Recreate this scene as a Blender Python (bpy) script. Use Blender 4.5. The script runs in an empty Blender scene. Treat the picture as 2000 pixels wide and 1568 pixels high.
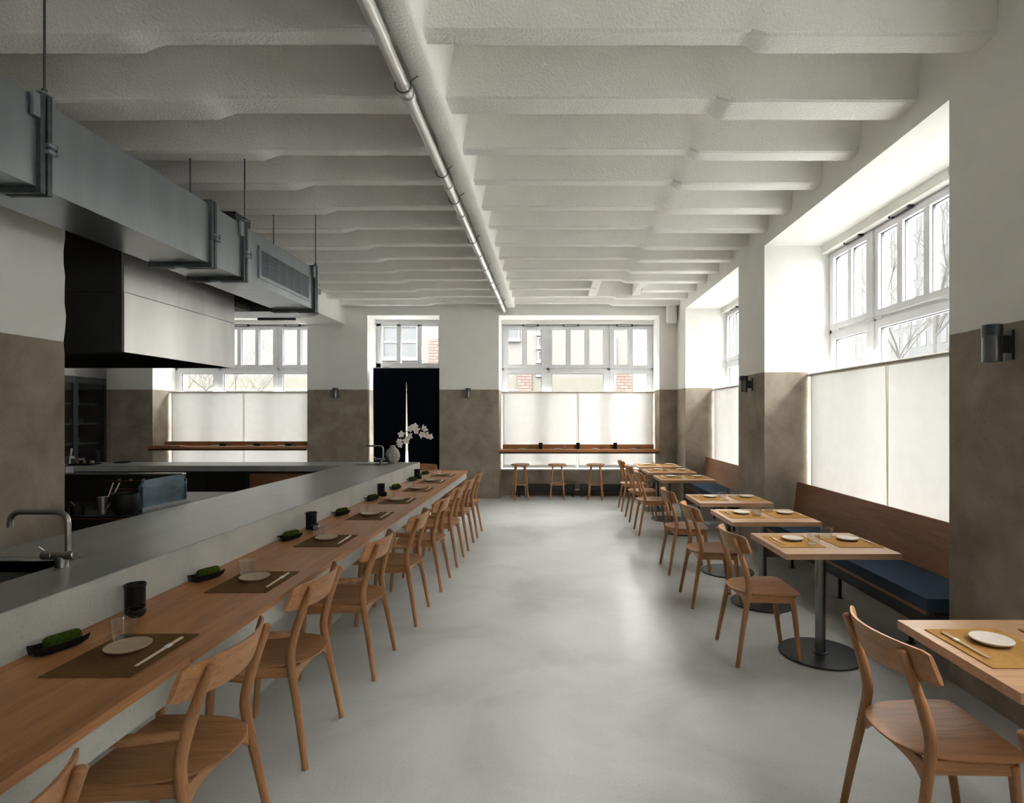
import bpy, bmesh, math, random
from mathutils import Vector, Matrix
random.seed(7)
R = math.radians
SC = bpy.context.scene
COL = SC.collection

# ------------------------------------------------------------------ camera, sky, exposure
cam_d = bpy.data.cameras.new('camera'); cam = bpy.data.objects.new('camera', cam_d); COL.objects.link(cam)
cam.location = (0, 0, 1.59); cam.rotation_euler = (R(90), 0, 0)
cam_d.sensor_width = 36; cam_d.lens = 1110/2000*36
cam_d.shift_x = -.038; cam_d.shift_y = .013
cam_d.clip_start = .05; cam_d.clip_end = 400
SC.camera = cam
SKY = 9.0
w = bpy.data.worlds.new('overcast_sky'); SC.world = w; w.use_nodes = True
bg = w.node_tree.nodes['Background']; bg.inputs[0].default_value = (1, .985, .95, 1); bg.inputs[1].default_value = SKY
SC.view_settings.view_transform = 'Standard'; SC.view_settings.look = 'None'
SC.view_settings.exposure = 2.5; SC.view_settings.gamma = 1; SC.view_settings.use_curve_mapping = False
cy = SC.cycles
cy.max_bounces = 14; cy.diffuse_bounces = 7; cy.glossy_bounces = 5; cy.transmission_bounces = 6; cy.transparent_max_bounces = 24
cy.caustics_reflective = False; cy.caustics_refractive = False; cy.sample_clamp_indirect = 8
cy.use_denoising = True

def portal(loc, rot, sx, sy):
    l = bpy.data.lights.new('window_portal', 'AREA'); l.shape = 'RECTANGLE'; l.size = sx; l.size_y = sy
    l.cycles.is_portal = True
    o = bpy.data.objects.new('window_portal', l); o.location = loc; o.rotation_euler = rot; COL.objects.link(o)
BAYS_B = [(-7.57, -4.63), (-.99, 2.06)]            # window bays of the back wall (x)
BAYS_R = [(-4.2, -1.3), (-.42, 2.53), (3.41, 6.36), (7.24, 10.1)]   # window bays of the right wall (y); first two unseen, added for foreground light
DOOR_B = (-3.49, -2.12)
for a, b in BAYS_B + [DOOR_B]: portal(((a+b)/2, 11.75, 2), (R(-90), 0, 0), b-a, 3.0)
for a, b in BAYS_R: portal((3.4, (a+b)/2, 2), (0, R(90), 0), 3.0, b-a)

# ------------------------------------------------------------------ materials
def mat_base(name):
    m = bpy.data.materials.new(name); m.use_nodes = True
    nt = m.node_tree; b = nt.nodes['Principled BSDF']
    return m, nt, b
def N(nt, t, **kw):
    n = nt.nodes.new(t)
    for k, v in kw.items():
        if k in n.inputs: n.inputs[k].default_value = v
        else: setattr(n, k, v)
    return n
def coords(nt, stretch=(1, 1, 1), kind='Object'):
    tc = N(nt, 'ShaderNodeTexCoord'); mp = N(nt, 'ShaderNodeMapping')
    mp.inputs['Scale'].default_value = stretch
    nt.links.new(tc.outputs[kind], mp.inputs[0]); return mp.outputs[0]
def ramp(nt, src, stops):
    r = N(nt, 'ShaderNodeValToRGB'); nt.links.new(src, r.inputs[0])
    while len(r.color_ramp.elements) < len(stops): r.color_ramp.elements.new(.5)
    for e, (p, c) in zip(r.color_ramp.elements, stops): e.position = p; e.color = (*c, 1)
    return r.outputs[0]
def bump(nt, b, src, strength, dist=.01):
    bn = N(nt, 'ShaderNodeBump'); bn.inputs['Strength'].default_value = strength; bn.inputs['Distance'].default_value = dist
    nt.links.new(src, bn.inputs['Height']); nt.links.new(bn.outputs[0], b.inputs['Normal'])
def plain(name, c, rough=.5, metal=0, spec=.5, c2=None, scale=4, bmp=0, bscale=60, stretch=(1, 1, 1), bdist=.003):
    m, nt, b = mat_base(name)
    b.inputs['Base Color'].default_value = (*c, 1); b.inputs['Roughness'].default_value = rough
    b.inputs['Metallic'].default_value = metal; b.inputs['Specular IOR Level'].default_value = spec
    co = coords(nt, stretch)
    n = N(nt, 'ShaderNodeTexNoise', Scale=scale, Detail=5.0); nt.links.new(co, n.inputs[0])
    if c2 is None: c2 = tuple(x*.88 for x in c)
    nt.links.new(ramp(nt, n.outputs[0], [(.3, c2), (.7, c)]), b.inputs['Base Color'])
    if bmp:
        n2 = N(nt, 'ShaderNodeTexNoise', Scale=bscale, Detail=4.0); nt.links.new(co, n2.inputs[0]); bump(nt, b, n2.outputs[0], bmp, bdist)
    return m
def wood(name, axis, light, dark, rough=.42, scale=1.0):
    m, nt, b = mat_base(name)
    s = [22*scale]*3; s['xyz'.index(axis)] = 1.3*scale
    tc = N(nt, 'ShaderNodeTexCoord'); oi = N(nt, 'ShaderNodeObjectInfo'); ad = N(nt, 'ShaderNodeVectorMath', operation='ADD')
    ml = N(nt, 'ShaderNodeMath', operation='MULTIPLY'); ml.inputs[1].default_value = 9; nt.links.new(oi.outputs['Random'], ml.inputs[0])
    mp = N(nt, 'ShaderNodeMapping'); mp.inputs['Scale'].default_value = s
    nt.links.new(tc.outputs['Object'], ad.inputs[0]); nt.links.new(ml.outputs[0], ad.inputs[1]); nt.links.new(ad.outputs[0], mp.inputs[0])
    n = N(nt, 'ShaderNodeTexNoise', Scale=1.0, Detail=5.0, Distortion=.6); nt.links.new(mp.outputs[0], n.inputs[0])
    mid = tuple((a+c)/2 for a, c in zip(light, dark))
    col = ramp(nt, n.outputs[0], [(.28, dark), (.48, mid), (.7, light)])
    n2 = N(nt, 'ShaderNodeTexNoise', Scale=6.0, Detail=3.0); nt.links.new(mp.outputs[0], n2.inputs[0])
    fine = ramp(nt, n2.outputs[0], [(.36, (.74, .70, .66)), (.52, (1, 1, 1))])
    mx = N(nt, 'ShaderNodeMix', data_type='RGBA', blend_type='MULTIPLY'); mx.inputs[0].default_value = .75
    nt.links.new(col, mx.inputs[6]); nt.links.new(fine, mx.inputs[7])
    hs = N(nt, 'ShaderNodeHueSaturation'); vr = N(nt, 'ShaderNodeMapRange'); vr.inputs[3].default_value = .93; vr.inputs[4].default_value = 1.08
    nt.links.new(oi.outputs['Random'], vr.inputs[0]); nt.links.new(vr.outputs[0], hs.inputs['Value']); nt.links.new(mx.outputs[2], hs.inputs['Color'])
    nt.links.new(hs.outputs[0], b.inputs['Base Color']); b.inputs['Roughness'].default_value = rough
    b.inputs['Specular IOR Level'].default_value = .4
    bump(nt, b, n2.outputs[0], .12, .001)
    return m
def wall_mat(name, white=(.87, .865, .83), split=2.075, rough=.9):
    m, nt, b = mat_base(name)
    geo = N(nt, 'ShaderNodeNewGeometry'); sp = N(nt, 'ShaderNodeSeparateXYZ'); nt.links.new(geo.outputs['Position'], sp.inputs[0])
    nz = N(nt, 'ShaderNodeTexNoise', Scale=9.0, Detail=3.0); nt.links.new(geo.outputs['Position'], nz.inputs[0])
    ma = N(nt, 'ShaderNodeMath', operation='MULTIPLY_ADD'); ma.inputs[1].default_value = .012; nt.links.new(nz.outputs[0], ma.inputs[0]); nt.links.new(sp.outputs[2], ma.inputs[2])
    gt = N(nt, 'ShaderNodeMath', operation='GREATER_THAN'); gt.inputs[1].default_value = split; nt.links.new(ma.outputs[0], gt.inputs[0])
    n1 = N(nt, 'ShaderNodeTexNoise', Scale=2.6, Detail=7.0, Roughness=.62, Distortion=.4); nt.links.new(geo.outputs['Position'], n1.inputs[0])
    dado = ramp(nt, n1.outputs[0], [(.3, (.215, .178, .136)), (.5, (.31, .265, .212)), (.72, (.39, .345, .288))])
    sk = N(nt, 'ShaderNodeTexNoise', Scale=70.0, Detail=2.0); nt.links.new(geo.outputs['Position'], sk.inputs[0])
    spk = ramp(nt, sk.outputs[0], [(.25, (.55, .55, .55)), (.33, (1, 1, 1))])
    mm = N(nt, 'ShaderNodeMix', data_type='RGBA', blend_type='MULTIPLY'); mm.inputs[0].default_value = 1
    nt.links.new(dado, mm.inputs[6]); nt.links.new(spk, mm.inputs[7])
    wh = ramp(nt, n1.outputs[0], [(.3, tuple(x*.94 for x in white)), (.7, white)])
    mx = N(nt, 'ShaderNodeMix', data_type='RGBA'); nt.links.new(gt.outputs[0], mx.inputs[0]); nt.links.new(mm.outputs[2], mx.inputs[6]); nt.links.new(wh, mx.inputs[7])
    nt.links.new(mx.outputs[2], b.inputs['Base Color']); b.inputs['Roughness'].default_value = rough; b.inputs['Specular IOR Level'].default_value = .2
    n3 = N(nt, 'ShaderNodeTexNoise', Scale=16.0, Detail=6.0, Roughness=.65); nt.links.new(geo.outputs['Position'], n3.inputs[0]); bump(nt, b, n3.outputs[0], .22, .006)
    return m
def glassy(name, tint=(.96, .98, .97), ior=1.45, rough=.02, base=.0):
    m = bpy.data.materials.new(name); m.use_nodes = True; nt = m.node_tree; nt.nodes.clear()
    out = N(nt, 'ShaderNodeOutputMaterial'); t = N(nt, 'ShaderNodeBsdfTransparent'); t.inputs[0].default_value = (*tint, 1)
    g = N(nt, 'ShaderNodeBsdfGlossy'); g.inputs['Roughness'].default_value = rough
    f = N(nt, 'ShaderNodeFresnel'); gm = N(nt, 'ShaderNodeNewGeometry'); mr = N(nt, 'ShaderNodeMapRange')   # same reflection from both faces
    mr.inputs[3].default_value = ior; mr.inputs[4].default_value = 1/ior; nt.links.new(gm.outputs['Backfacing'], mr.inputs[0]); nt.links.new(mr.outputs[0], f.inputs[0])
    ad = N(nt, 'ShaderNodeMath', operation='ADD'); ad.use_clamp = True; ad.inputs[1].default_value = base; nt.links.new(f.outputs[0], ad.inputs[0])
    mx = N(nt, 'ShaderNodeMixShader'); nt.links.new(ad.outputs[0], mx.inputs[0]); nt.links.new(t.outputs[0], mx.inputs[1]); nt.links.new(g.outputs[0], mx.inputs[2])
    nt.links.new(mx.outputs[0], out.inputs[0]); return m
def cloth_mat(name, c, trans=.5):
    m = bpy.data.materials.new(name); m.use_nodes = True; nt = m.node_tree; nt.nodes.clear()
    out = N(nt, 'ShaderNodeOutputMaterial'); d = N(nt, 'ShaderNodeBsdfDiffuse'); t = N(nt, 'ShaderNodeBsdfTranslucent')
    co = coords(nt, (1, 1, 1)); n = N(nt, 'ShaderNodeTexNoise', Scale=7.0, Detail=3.0); nt.links.new(co, n.inputs[0])
    cc = ramp(nt, n.outputs[0], [(.3, tuple(x*.95 for x in c)), (.7, c)])
    nt.links.new(cc, d.inputs[0]); nt.links.new(cc, t.inputs[0])
    mx = N(nt, 'ShaderNodeMixShader'); mx.inputs[0].default_value = trans
    nt.links.new(d.outputs[0], mx.inputs[1]); nt.links.new(t.outputs[0], mx.inputs[2]); nt.links.new(mx.outputs[0], out.inputs[0]); return m

OAK_L, OAK_D = (.47, .215, .083), (.31, .13, .046)
MT = dict(
    wall=wall_mat('painted_wall'), 
    white=plain('white_plaster', (.87, .865, .83), .92, spec=.2, c2=(.83, .825, .79), scale=3, bmp=.5, bscale=45, bdist=.012),
    rough_white=plain('rough_white_plaster', (.87, .865, .83), .95, spec=.2, c2=(.83, .825, .79), scale=5, bmp=.6, bscale=60, bdist=.012),
    frame=plain('white_window_frame', (.78, .79, .81), .35, c2=(.70, .71, .74)),
    gasket=plain('dark_rubber_gasket', (.03, .035, .045), .4),
    glass=glassy('window_glass', (.97, .98, .98), 1.35),
    tumbler=glassy('tumbler_glass', (.95, .96, .955), 1.46, .02, .02),
    curtain=cloth_mat('white_sheer_cloth', (.80, .79, .765), .105),
    hem=cloth_mat('doubled_hem_cloth', (.72, .68, .60), .22),
    navy=plain('navy_cloth', (.004, .006, .012), .95, spec=.05, c2=(.003, .004, .009), scale=3),
    rod=plain('linen_wrapped_rod', (.45, .42, .37), .6),
    steel=plain('brushed_steel', (.55, .54, .52), .32, 1, c2=(.46, .45, .44), scale=2, stretch=(1, 14, 1)),
    hood=plain('brushed_hood_steel', (.84, .825, .80), .34, .95, c2=(.58, .57, .55), scale=1.3, stretch=(1, 1.6, .35)),
    dark_hood=plain('shaded_dark_steel', (.055, .055, .05), .5, .6),  # shade on the hood's near face put into the steel colour
    galv=plain('galvanised_steel', (.43, .475, .51), .30, .88, c2=(.36, .40, .435), scale=6, stretch=(1, 1.5, .3)),
    galv_dark=plain('galvanised_channel', (.12, .14, .14), .45, .8, c2=(.07, .085, .085), scale=30),
    pipe=plain('zinc_pipe', (.78, .77, .74), .35, .55, c2=(.66, .65, .62), scale=5, stretch=(1, .4, 1)),
    black=plain('black_steel', (.012, .013, .013), .45),
    matt_black=plain('matt_black_ceramic', (.006, .0065, .007), .5, spec=.25, bmp=.2, bscale=90),
    tap=plain('brushed_tap_steel', (.36, .355, .34), .3, 1),
    sconce=plain('dark_brushed_lamp_metal', (.17, .175, .18), .33, .9, c2=(.13, .135, .14), scale=30, stretch=(10, 10, .3)),
    sconce_cap=plain('dark_lamp_cap', (.07, .08, .085), .4, .6),
    oak_x=wood('oak_along_x', 'x', OAK_L, OAK_D), oak_y=wood('oak_along_y', 'y', OAK_L, OAK_D), oak_z=wood('oak_along_z', 'z', OAK_L, OAK_D),
    chair_x=wood('chair_oak_x', 'x', (.47, .238, .106), (.335, .160, .070), .45, 1.4),
    chair_y=wood('chair_oak_y', 'y', (.50, .255, .115), (.36, .172, .075), .45, 1.4),
    chair_z=wood('chair_oak_z', 'z', (.44, .220, .098), (.31, .146, .062), .45, 1.4),
    table_x=wood('table_oak', 'x', (.50, .305, .175), (.39, .225, .125), .33),
    red_oak=wood('warm_shelf_oak', 'x', (.42, .205, .10), (.30, .135, .065)),
    bench_oak=wood('bench_oak', 'y', (.36, .18, .09), (.25, .118, .058), .45),
    felt=plain('mustard_felt', (.42, .225, .07), .95, spec=.1, c2=(.35, .185, .054), scale=60, bmp=.5, bscale=400),
    felt_edge=plain('dark_felt_edge', (.13, .06, .02), .95, spec=.1),
    bar_felt=plain('shaded_brown_felt', (.155, .080, .031), .95, spec=.1, c2=(.12, .060, .023), scale=60, bmp=.5, bscale=400),  # the tables' felt darkened: dimmer light at the bar put into the colour
    plate=plain('sand_stoneware', (.46, .345, .225), .6, c2=(.40, .295, .19), scale=40),
    pale_plate=plain('pale_stoneware', (.62, .56, .49), .55, c2=(.55, .495, .43), scale=40),
    chop=plain('pale_bamboo', (.72, .58, .43), .6, c2=(.64, .50, .36), scale=20, stretch=(1, .1, 1)),
    paper=plain('white_paper', (.82, .80, .78), .8),
    green=plain('dark_green_towel', (.075, .12, .014), .95, spec=.1, c2=(.02, .04, .006), scale=120, bmp=.8, bscale=200, bdist=.004),
    cushion=plain('navy_wool', (.045, .070, .108), .95, spec=.15, c2=(.030, .048, .078), scale=160, bmp=.5, bscale=350),
    vase=plain('grey_crackled_stoneware', (.40, .38, .345), .75, c2=(.33, .31, .28), scale=60, bmp=.5, bscale=90, bdist=.004),
    stem=plain('green_stem', (.16, .24, .04), .6), petal=cloth_mat('white_petal', (.86, .80, .78), .25), lip=plain('rose_lip', (.55, .25, .22), .6),
    base_black=plain('black_table_base', (.035, .04, .042), .38, .3),
    pole=plain('satin_table_column', (.30, .31, .31), .28, 1, c2=(.22, .23, .23), scale=30, stretch=(10, 10, .2)),
    filmed=plain('steel_under_blue_film', (.16, .23, .29), .4, .5, c2=(.07, .10, .13), scale=5, stretch=(1, 1, 3)),
    copper=plain('copper_reflex', (.45, .16, .06), .35, .9),  # colour of the orange reflections in the range
    oven=plain('dark_range_enamel', (.012, .012, .011), .4),
    outlet=plain('white_plastic', (.70, .69, .67), .4),
    kraft=plain('grey_container_plastic', (.45, .46, .46), .5),
    facade=plain('pale_plaster_facade', (.044, .0418, .040), .95, spec=.05, c2=(.0427, .0405, .0387), scale=.4),
    facade_b=plain('white_office_facade', (.026, .0264, .0267), .95, spec=.05, c2=(.0252, .0256, .026), scale=.2),
    ext_trim=plain('white_exterior_frame', (.060, .060, .059), .8, spec=.05), office_pane=plain('grey_office_pane', (.0135, .014, .0145), .6, spec=.1), ext_glass=plain('pale_reflecting_pane', (.028, .030, .031), .6, spec=.1),
    ext_beige=plain('beige_ground_floor_render', (.042, .0405, .035), .95, spec=.05),
    bark=plain('bare_bark', (.030, .029, .028), .95, spec=.05), pavement=plain('light_pavement', (.18, .18, .178), .9, spec=.1),
)
# the wood of backgrounds: bricks
def brick_mat(i):
    c = [(.052, .0365, .0325), (.056, .0405, .0365), (.049, .034, .030)][i]; return plain('red_brick', c, .95, spec=.05, scale=10)
BR = [brick_mat(i) for i in range(3)]
def concrete(name, lo, mid, hi, rough, scale=1.6, stretch=(1, 1, 1), speck=True, b_=.1):
    m, nt, b = mat_base(name); co = coords(nt, stretch)
    n1 = N(nt, 'ShaderNodeTexNoise', Scale=scale, Detail=8.0, Roughness=.6, Distortion=.5); nt.links.new(co, n1.inputs[0])
    col = ramp(nt, n1.outputs[0], [(.3, lo), (.5, mid), (.7, hi)])
    sk = N(nt, 'ShaderNodeTexNoise', Scale=110.0, Detail=2.0); nt.links.new(coords(nt), sk.inputs[0])
    spk = ramp(nt, sk.outputs[0], [(.24, (.62, .62, .62)), (.36, (.94, .94, .94)), (.6, (1, 1, 1))])
    mm = N(nt, 'ShaderNodeMix', data_type='RGBA', blend_type='MULTIPLY'); mm.inputs[0].default_value = 1
    nt.links.new(col, mm.inputs[6]); nt.links.new(spk, mm.inputs[7]); nt.links.new(mm.outputs[2], b.inputs['Base Color'])
    rr = N(nt, 'ShaderNodeMapRange'); rr.inputs[3].default_value = rough-.05; rr.inputs[4].default_value = rough+.08
    nt.links.new(n1.outputs[0], rr.inputs[0]); nt.links.new(rr.outputs[0], b.inputs['Roughness'])
    b.inputs['Specular IOR Level'].default_value = .45
    bump(nt, b, n1.outputs[0], b_, .004); return m
MT['floor'] = concrete('polished_concrete_floor', (.33, .335, .32), (.44, .445, .43), (.52, .525, .51), .35, 1.1)
MT['bar'] = concrete('cast_concrete_bar', (.37, .375, .345), (.46, .465, .43), (.52, .525, .49), .6, 2.4)
MT['bar_top'] = concrete('trowelled_concrete_top', (.20, .205, .19), (.27, .275, .255), (.34, .345, .32), .30, 2.2, (1.6, .7, 1), b_=.25)

# ------------------------------------------------------------------ geometry helpers
class G:
    def __init__(s): s.bm = bmesh.new()
    def box(s, x0, x1, y0, y1, z0, z1):
        v = [s.bm.verts.new((x, y, z)) for x in (x0, x1) for y in (y0, y1) for z in (z0, z1)]
        for f in ((0, 1, 3, 2), (4, 6, 7, 5), (0, 4, 5, 1), (2, 3, 7, 6), (0, 2, 6, 4), (1, 5, 7, 3)): s.bm.faces.new([v[i] for i in f])
        return s
    def hexa(s, pts):   # 8 points: bottom ring of 4, top ring of 4
        v = [s.bm.verts.new(p) for p in pts]
        for f in ((3, 2, 1, 0), (4, 5, 6, 7), (0, 1, 5, 4), (1, 2, 6, 5), (2, 3, 7, 6), (3, 0, 4, 7)): s.bm.faces.new([v[i] for i in f])
        return s
    def tube(s, pts, rad, n=12, cap=True, round_end=False):
        pts = [Vector(p) for p in pts]
        if not isinstance(rad, (list, tuple)): rad = [rad]*len(pts)
        rings = []; up = None
        for i, p in enumerate(pts):
            d = (pts[min(i+1, len(pts)-1)]-pts[max(i-1, 0)]).normalized()
            if up is None: up = Vector((0, 0, 1)) if abs(d.z) < .9 else Vector((1, 0, 0))
            a = d.cross(up).normalized(); bb = a.cross(d).normalized(); up = bb
            rings.append([s.bm.verts.new(p+rad[i]*(math.cos(t)*a+math.sin(t)*bb)) for t in [2*math.pi*k/n for k in range(n)]])
        for r0, r1 in zip(rings, rings[1:]):
            for k in range(n): s.bm.faces.new((r0[k], r0[(k+1) % n], r1[(k+1) % n], r1[k]))
        if cap: s.bm.faces.new(rings[0][::-1]); s.bm.faces.new(rings[-1])
        return s
    def lathe(s, prof, n=24, c=(0, 0, 0), axis='z'):
        rings = []
        for r, z in prof:
            if r < 1e-6: rings.append([s.bm.verts.new((0, 0, z))])
            else: rings.append([s.bm.verts.new((r*math.cos(2*math.pi*k/n), r*math.sin(2*math.pi*k/n), z)) for k in range(n)])
        for a, b in zip(rings, rings[1:]):
            for k in range(n):
                k2 = (k+1) % n
                q = [a[k % len(a)], a[k2 % len(a)], b[k2 % len(b)], b[k % len(b)]]
                q2 = []
                for v in q:
                    if v not in q2: q2.append(v)
                if len(q2) > 2: s.bm.faces.new(q2)
        vs = [v for r in rings for v in r]
        if axis == 'x': bmesh.ops.rotate(s.bm, verts=vs, cent=(0, 0, 0), matrix=Matrix.Rotation(R(90), 3, 'Y'))
        if axis == 'y': bmesh.ops.rotate(s.bm, verts=vs, cent=(0, 0, 0), matrix=Matrix.Rotation(R(-90), 3, 'X'))
        bmesh.ops.translate(s.bm, verts=vs, vec=c); return s
    def cyl(s, x, y, z0, z1, r, n=24, r2=None):
        return s.lathe([(0, z0), (r, z0), (r2 or r, z1), (0, z1)], n, (x, y, 0))
    def prism(s, pts, z0, z1, top=None):    # outline in xy
        a = [s.bm.verts.new((x, y, z0)) for x, y in pts]; b = [s.bm.verts.new((x, y, z1)) for x, y in (top or pts)]
        n = len(pts); s.bm.faces.new(a[::-1]); s.bm.faces.new(b)
        for k in range(n): s.bm.faces.new((a[k], a[(k+1) % n], b[(k+1) % n], b[k]))
        return s
    def grid(s, nu, nv, f):
        v = [[s.bm.verts.new(f(i/nu, j/nv)) for j in range(nv+1)] for i in range(nu+1)]
        for i in range(nu):
            for j in range(nv): s.bm.faces.new((v[i][j], v[i+1][j], v[i+1][j+1], v[i][j+1]))
        return s
    def closed(s, nu, nv, f, thick, nrm):   # sheet with thickness
        v = [[[s.bm.verts.new(Vector(f(i/nu, j/nv))+Vector(nrm)*k*thick) for k in (0, 1)] for j in range(nv+1)] for i in range(nu+1)]
        for i in range(nu):
            for j in range(nv):
                s.bm.faces.new([v[i][j][0], v[i+1][j][0], v[i+1][j+1][0], v[i][j+1][0]]); s.bm.faces.new([v[i][j][1], v[i][j+1][1], v[i+1][j+1][1], v[i+1][j][1]])
        for i in range(nu):
            for j, fl in ((0, 0), (nv, 1)):
                q = [v[i][j][0], v[i][j][1], v[i+1][j][1], v[i+1][j][0]]; s.bm.faces.new(q[::-1] if fl else q)
        for j in range(nv):
            for i, fl in ((0, 1), (nu, 0)):
                q = [v[i][j][0], v[i][j][1], v[i][j+1][1], v[i][j+1][0]]; s.bm.faces.new(q[::-1] if fl else q)
        return s
    def move(s, vec):
        bmesh.ops.translate(s.bm, verts=s.bm.verts, vec=vec); return s
    def build(s, name, m, parent=None, bevel=0, seg=2, smooth=35, world=False):
        bm = s.bm
        if bevel: 
            bmesh.ops.bevel(bm, geom=[e for e in bm.edges if len(e.link_faces) == 2 and e.calc_face_angle(0) > R(40)], offset=bevel, segments=seg, affect='EDGES', profile=.5)
        if world and parent: bmesh.ops.translate(bm, verts=bm.verts, vec=-parent.location)
        bmesh.ops.recalc_face_normals(bm, faces=bm.faces)
        if smooth:
            for f in bm.faces: f.smooth = True
            for e in bm.edges:
                if len(e.link_faces) == 2: e.smooth = e.calc_face_angle(0) < R(smooth)
        me = bpy.data.meshes.new(name); bm.to_mesh(me); bm.free(); me.materials.append(MT[m] if isinstance(m, str) else m)
        o = bpy.data.objects.new(name, me); COL.objects.link(o)
        if parent: o.parent = parent
        return o
def sm(pts, n=4):    # Catmull-Rom through the points
    P = [Vector(p) for p in pts]; P = [2*P[0]-P[1]]+P+[2*P[-1]-P[-2]]; out = []
    for i in range(1, len(P)-2):
        for k in range(n):
            t = k/n; a, b, c, d = P[i-1:i+3]
            out.append(.5*((2*b)+(c-a)*t+(2*a-5*b+4*c-d)*t*t+(3*b-a-3*c+d)*t**3))
    return out+[P[-2]]
def lerpl(l, n):     # stretch a list of radii to match sm()
    out = []
    for a, b in zip(l, l[1:]): out += [a+(b-a)*k/n for k in range(n)]
    return out+[l[-1]]
def tag(o, label, cat, group=None):
    o['label'] = label; o['category'] = cat
    if group: o['group'] = group
    return o
def thing(name, label, cat, loc=(0, 0, 0), rz=0, group=None):
    o = bpy.data.objects.new(name, None); COL.objects.link(o); o.location = loc; o.rotation_euler = (0, 0, rz); o.empty_display_size = .1
    return tag(o, label, cat, group)
def struct(o): o['kind'] = 'structure'; return o
def copy_tree(o, parent=None):
    c = o.copy(); COL.objects.link(c); c.parent = parent
    for ch in list(o.children): copy_tree(ch, c)
    return c
def place(proto, used, loc, rz, label, group=None):
    o = proto if not used[0] else copy_tree(proto)
    used[0] = True; o.location = loc; o.rotation_euler = (0, 0, rz); o['label'] = label
    if group: o['group'] = group
    return o
ORD = ['nearest', 'second', 'third', 'fourth', 'fifth', 'sixth', 'seventh', 'eighth', 'ninth', 'tenth']

# ------------------------------------------------------------------ room shell
XR, YB, XL = 2.39, 10.8, -9.2
SOF = 3.48
struct(G().box(XL-.3, 3.34, -6.2, 11.7, -.12, 0).build('floor', 'floor', smooth=0))
def sheet_wall(name, boxes, bevel=.008):
    g = G()
    for b in boxes: g.box(*b)
    return struct(g.build(name, 'wall', bevel=bevel, seg=2))
# back wall: piers, lintel, parapets under the windows
xs = [XL, *BAYS_B[0], *DOOR_B, *BAYS_B[1], XR]
bx = [(xs[i]-(.3 if i == 0 else 0), xs[i+1]+(.95 if i == 6 else 0), YB, 11.65, 0, SOF) for i in (0, 2, 4, 6)]
bx += [(XL-.3, 3.34, YB, 11.65, SOF, 4.15)]
bx += [(a, b, 11.2, 11.65, 0, .5) for a, b in BAYS_B]
sheet_wall('wall_back', bx)
ys = [-6.2, *[v for b in BAYS_R for v in b], YB]
bx = [(XR, 3.34, ys[i], ys[i+1], 0, SOF) for i in range(0, 10, 2)]
bx += [(XR, 3.34, -6.2, YB, SOF, 4.15)] + [(2.84, 3.34, a, b, 0, .5) for a, b in BAYS_R]
sheet_wall('wall_right', bx, .012)
# left: long pier wall beside the kitchen, with a ragged far edge
g = G(); nz = 40
for k in range(nz):
    z0, z1 = 3.45*k/nz, 3.45*(k+1)/nz
    j = lambda z: 3.74+.45*(.012*math.sin(z*9)+.010*math.sin(z*23+1)+.006*math.sin(z*51) if z > 2.07 else 0)
    g.hexa([(-4.1, -6.2, z0), (-3.2, -6.2, z0), (-3.2, j(z0), z0), (-4.1, j(z0), z0), (-4.1, -6.2, z1), (-3.2, -6.2, z1), (-3.2, j(z1), z1), (-4.1, j(z1), z1)])
g.box(-4.1, -3.2, -6.2, 2.3, 3.45, 4.0)
struct(g.build('wall_left', 'wall', smooth=0))
struct(G().box(XL-.3, XL, 2.0, YB, 0, 4.1).build('wall_kitchen', 'wall', smooth=0))
struct(G().box(XL-.3, -4.1, 2.0, 2.3, 0, 4.1).build('wall_kitchen_side', 'wall', smooth=0))
struct(G().box(-4.1, 3.34, -6.6, -6.2, 0, 4.1).build('wall_front', 'wall', smooth=0))

# ceiling slab with its cast cross beams
ceil = struct(G().box(XL-.3, 3.34, -6.5, 11.65, 3.98, 4.2).build('ceiling', 'white', smooth=0))
ribs = [(-5.6+.63*i, .07) for i in range(13)] + [(3.13, .065), (3.82, .105), (4.49, .06), (5.09, .06), (5.72, .06), (6.32, .055), (6.96, .06), (7.55, .06), (8.15, .06), (8.75, .06), (9.4, .06), (10.0, .06), (10.6, .06)]
def rib(y, hw, x0, x1, rnd):
    n = max(4, int((x1-x0)/.07)); rows = []; g = G()
    def ss(a, b, x): t = min(1, max(0, (x-a)/(b-a))); return t*t*(3-2*t)
    for i in range(n+1):
        x = x0+(x1-x0)*i/n
        h = max(1-ss(-2.28, -2.18, x), ss(1.08, 1.16, x))
        zb = 3.662-.035*h+rnd.uniform(-.0012, .0012)+.002*math.sin(x*1.7+y*3)
        w = hw+.018*h
        ya, yb_ = y-w+rnd.uniform(-.002, .002), y+w+rnd.uniform(-.002, .002)
        prof = [(ya-.035, 3.99), (ya-.012, zb+.14), (ya-.002, zb+.012), (ya+.012, zb), (yb_-.012, zb), (yb_+.002, zb+.012), (yb_+.012, zb+.14), (yb_+.035, 3.99)]
        rows.append([g.bm.verts.new((x, p, q)) for p, q in prof])
    for a, b in zip(rows, rows[1:]):
        for k in range(7): g.bm.faces.new((a[k], a[k+1], b[k+1], b[k]))
    g.bm.faces.new(rows[0]); g.bm.faces.new(rows[-1][::-1])
    return g.build('beam', 'rough_white', ceil, smooth=28)
rnd = random.Random(3)
for y, hw in ribs:
    if abs(y-9.4) < .01: rib(y, hw, XL, .75, rnd); rib(y, hw, 1.5, XR+.03, rnd)
    else: rib(y, hw, XL, XR+.03, rnd)
for x in (.72, 1.48):
    G().box(x-.07, x+.07, 8.75, 10.0, 3.67, 3.99).build('trimmer', 'white', ceil, bevel=.01)
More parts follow.
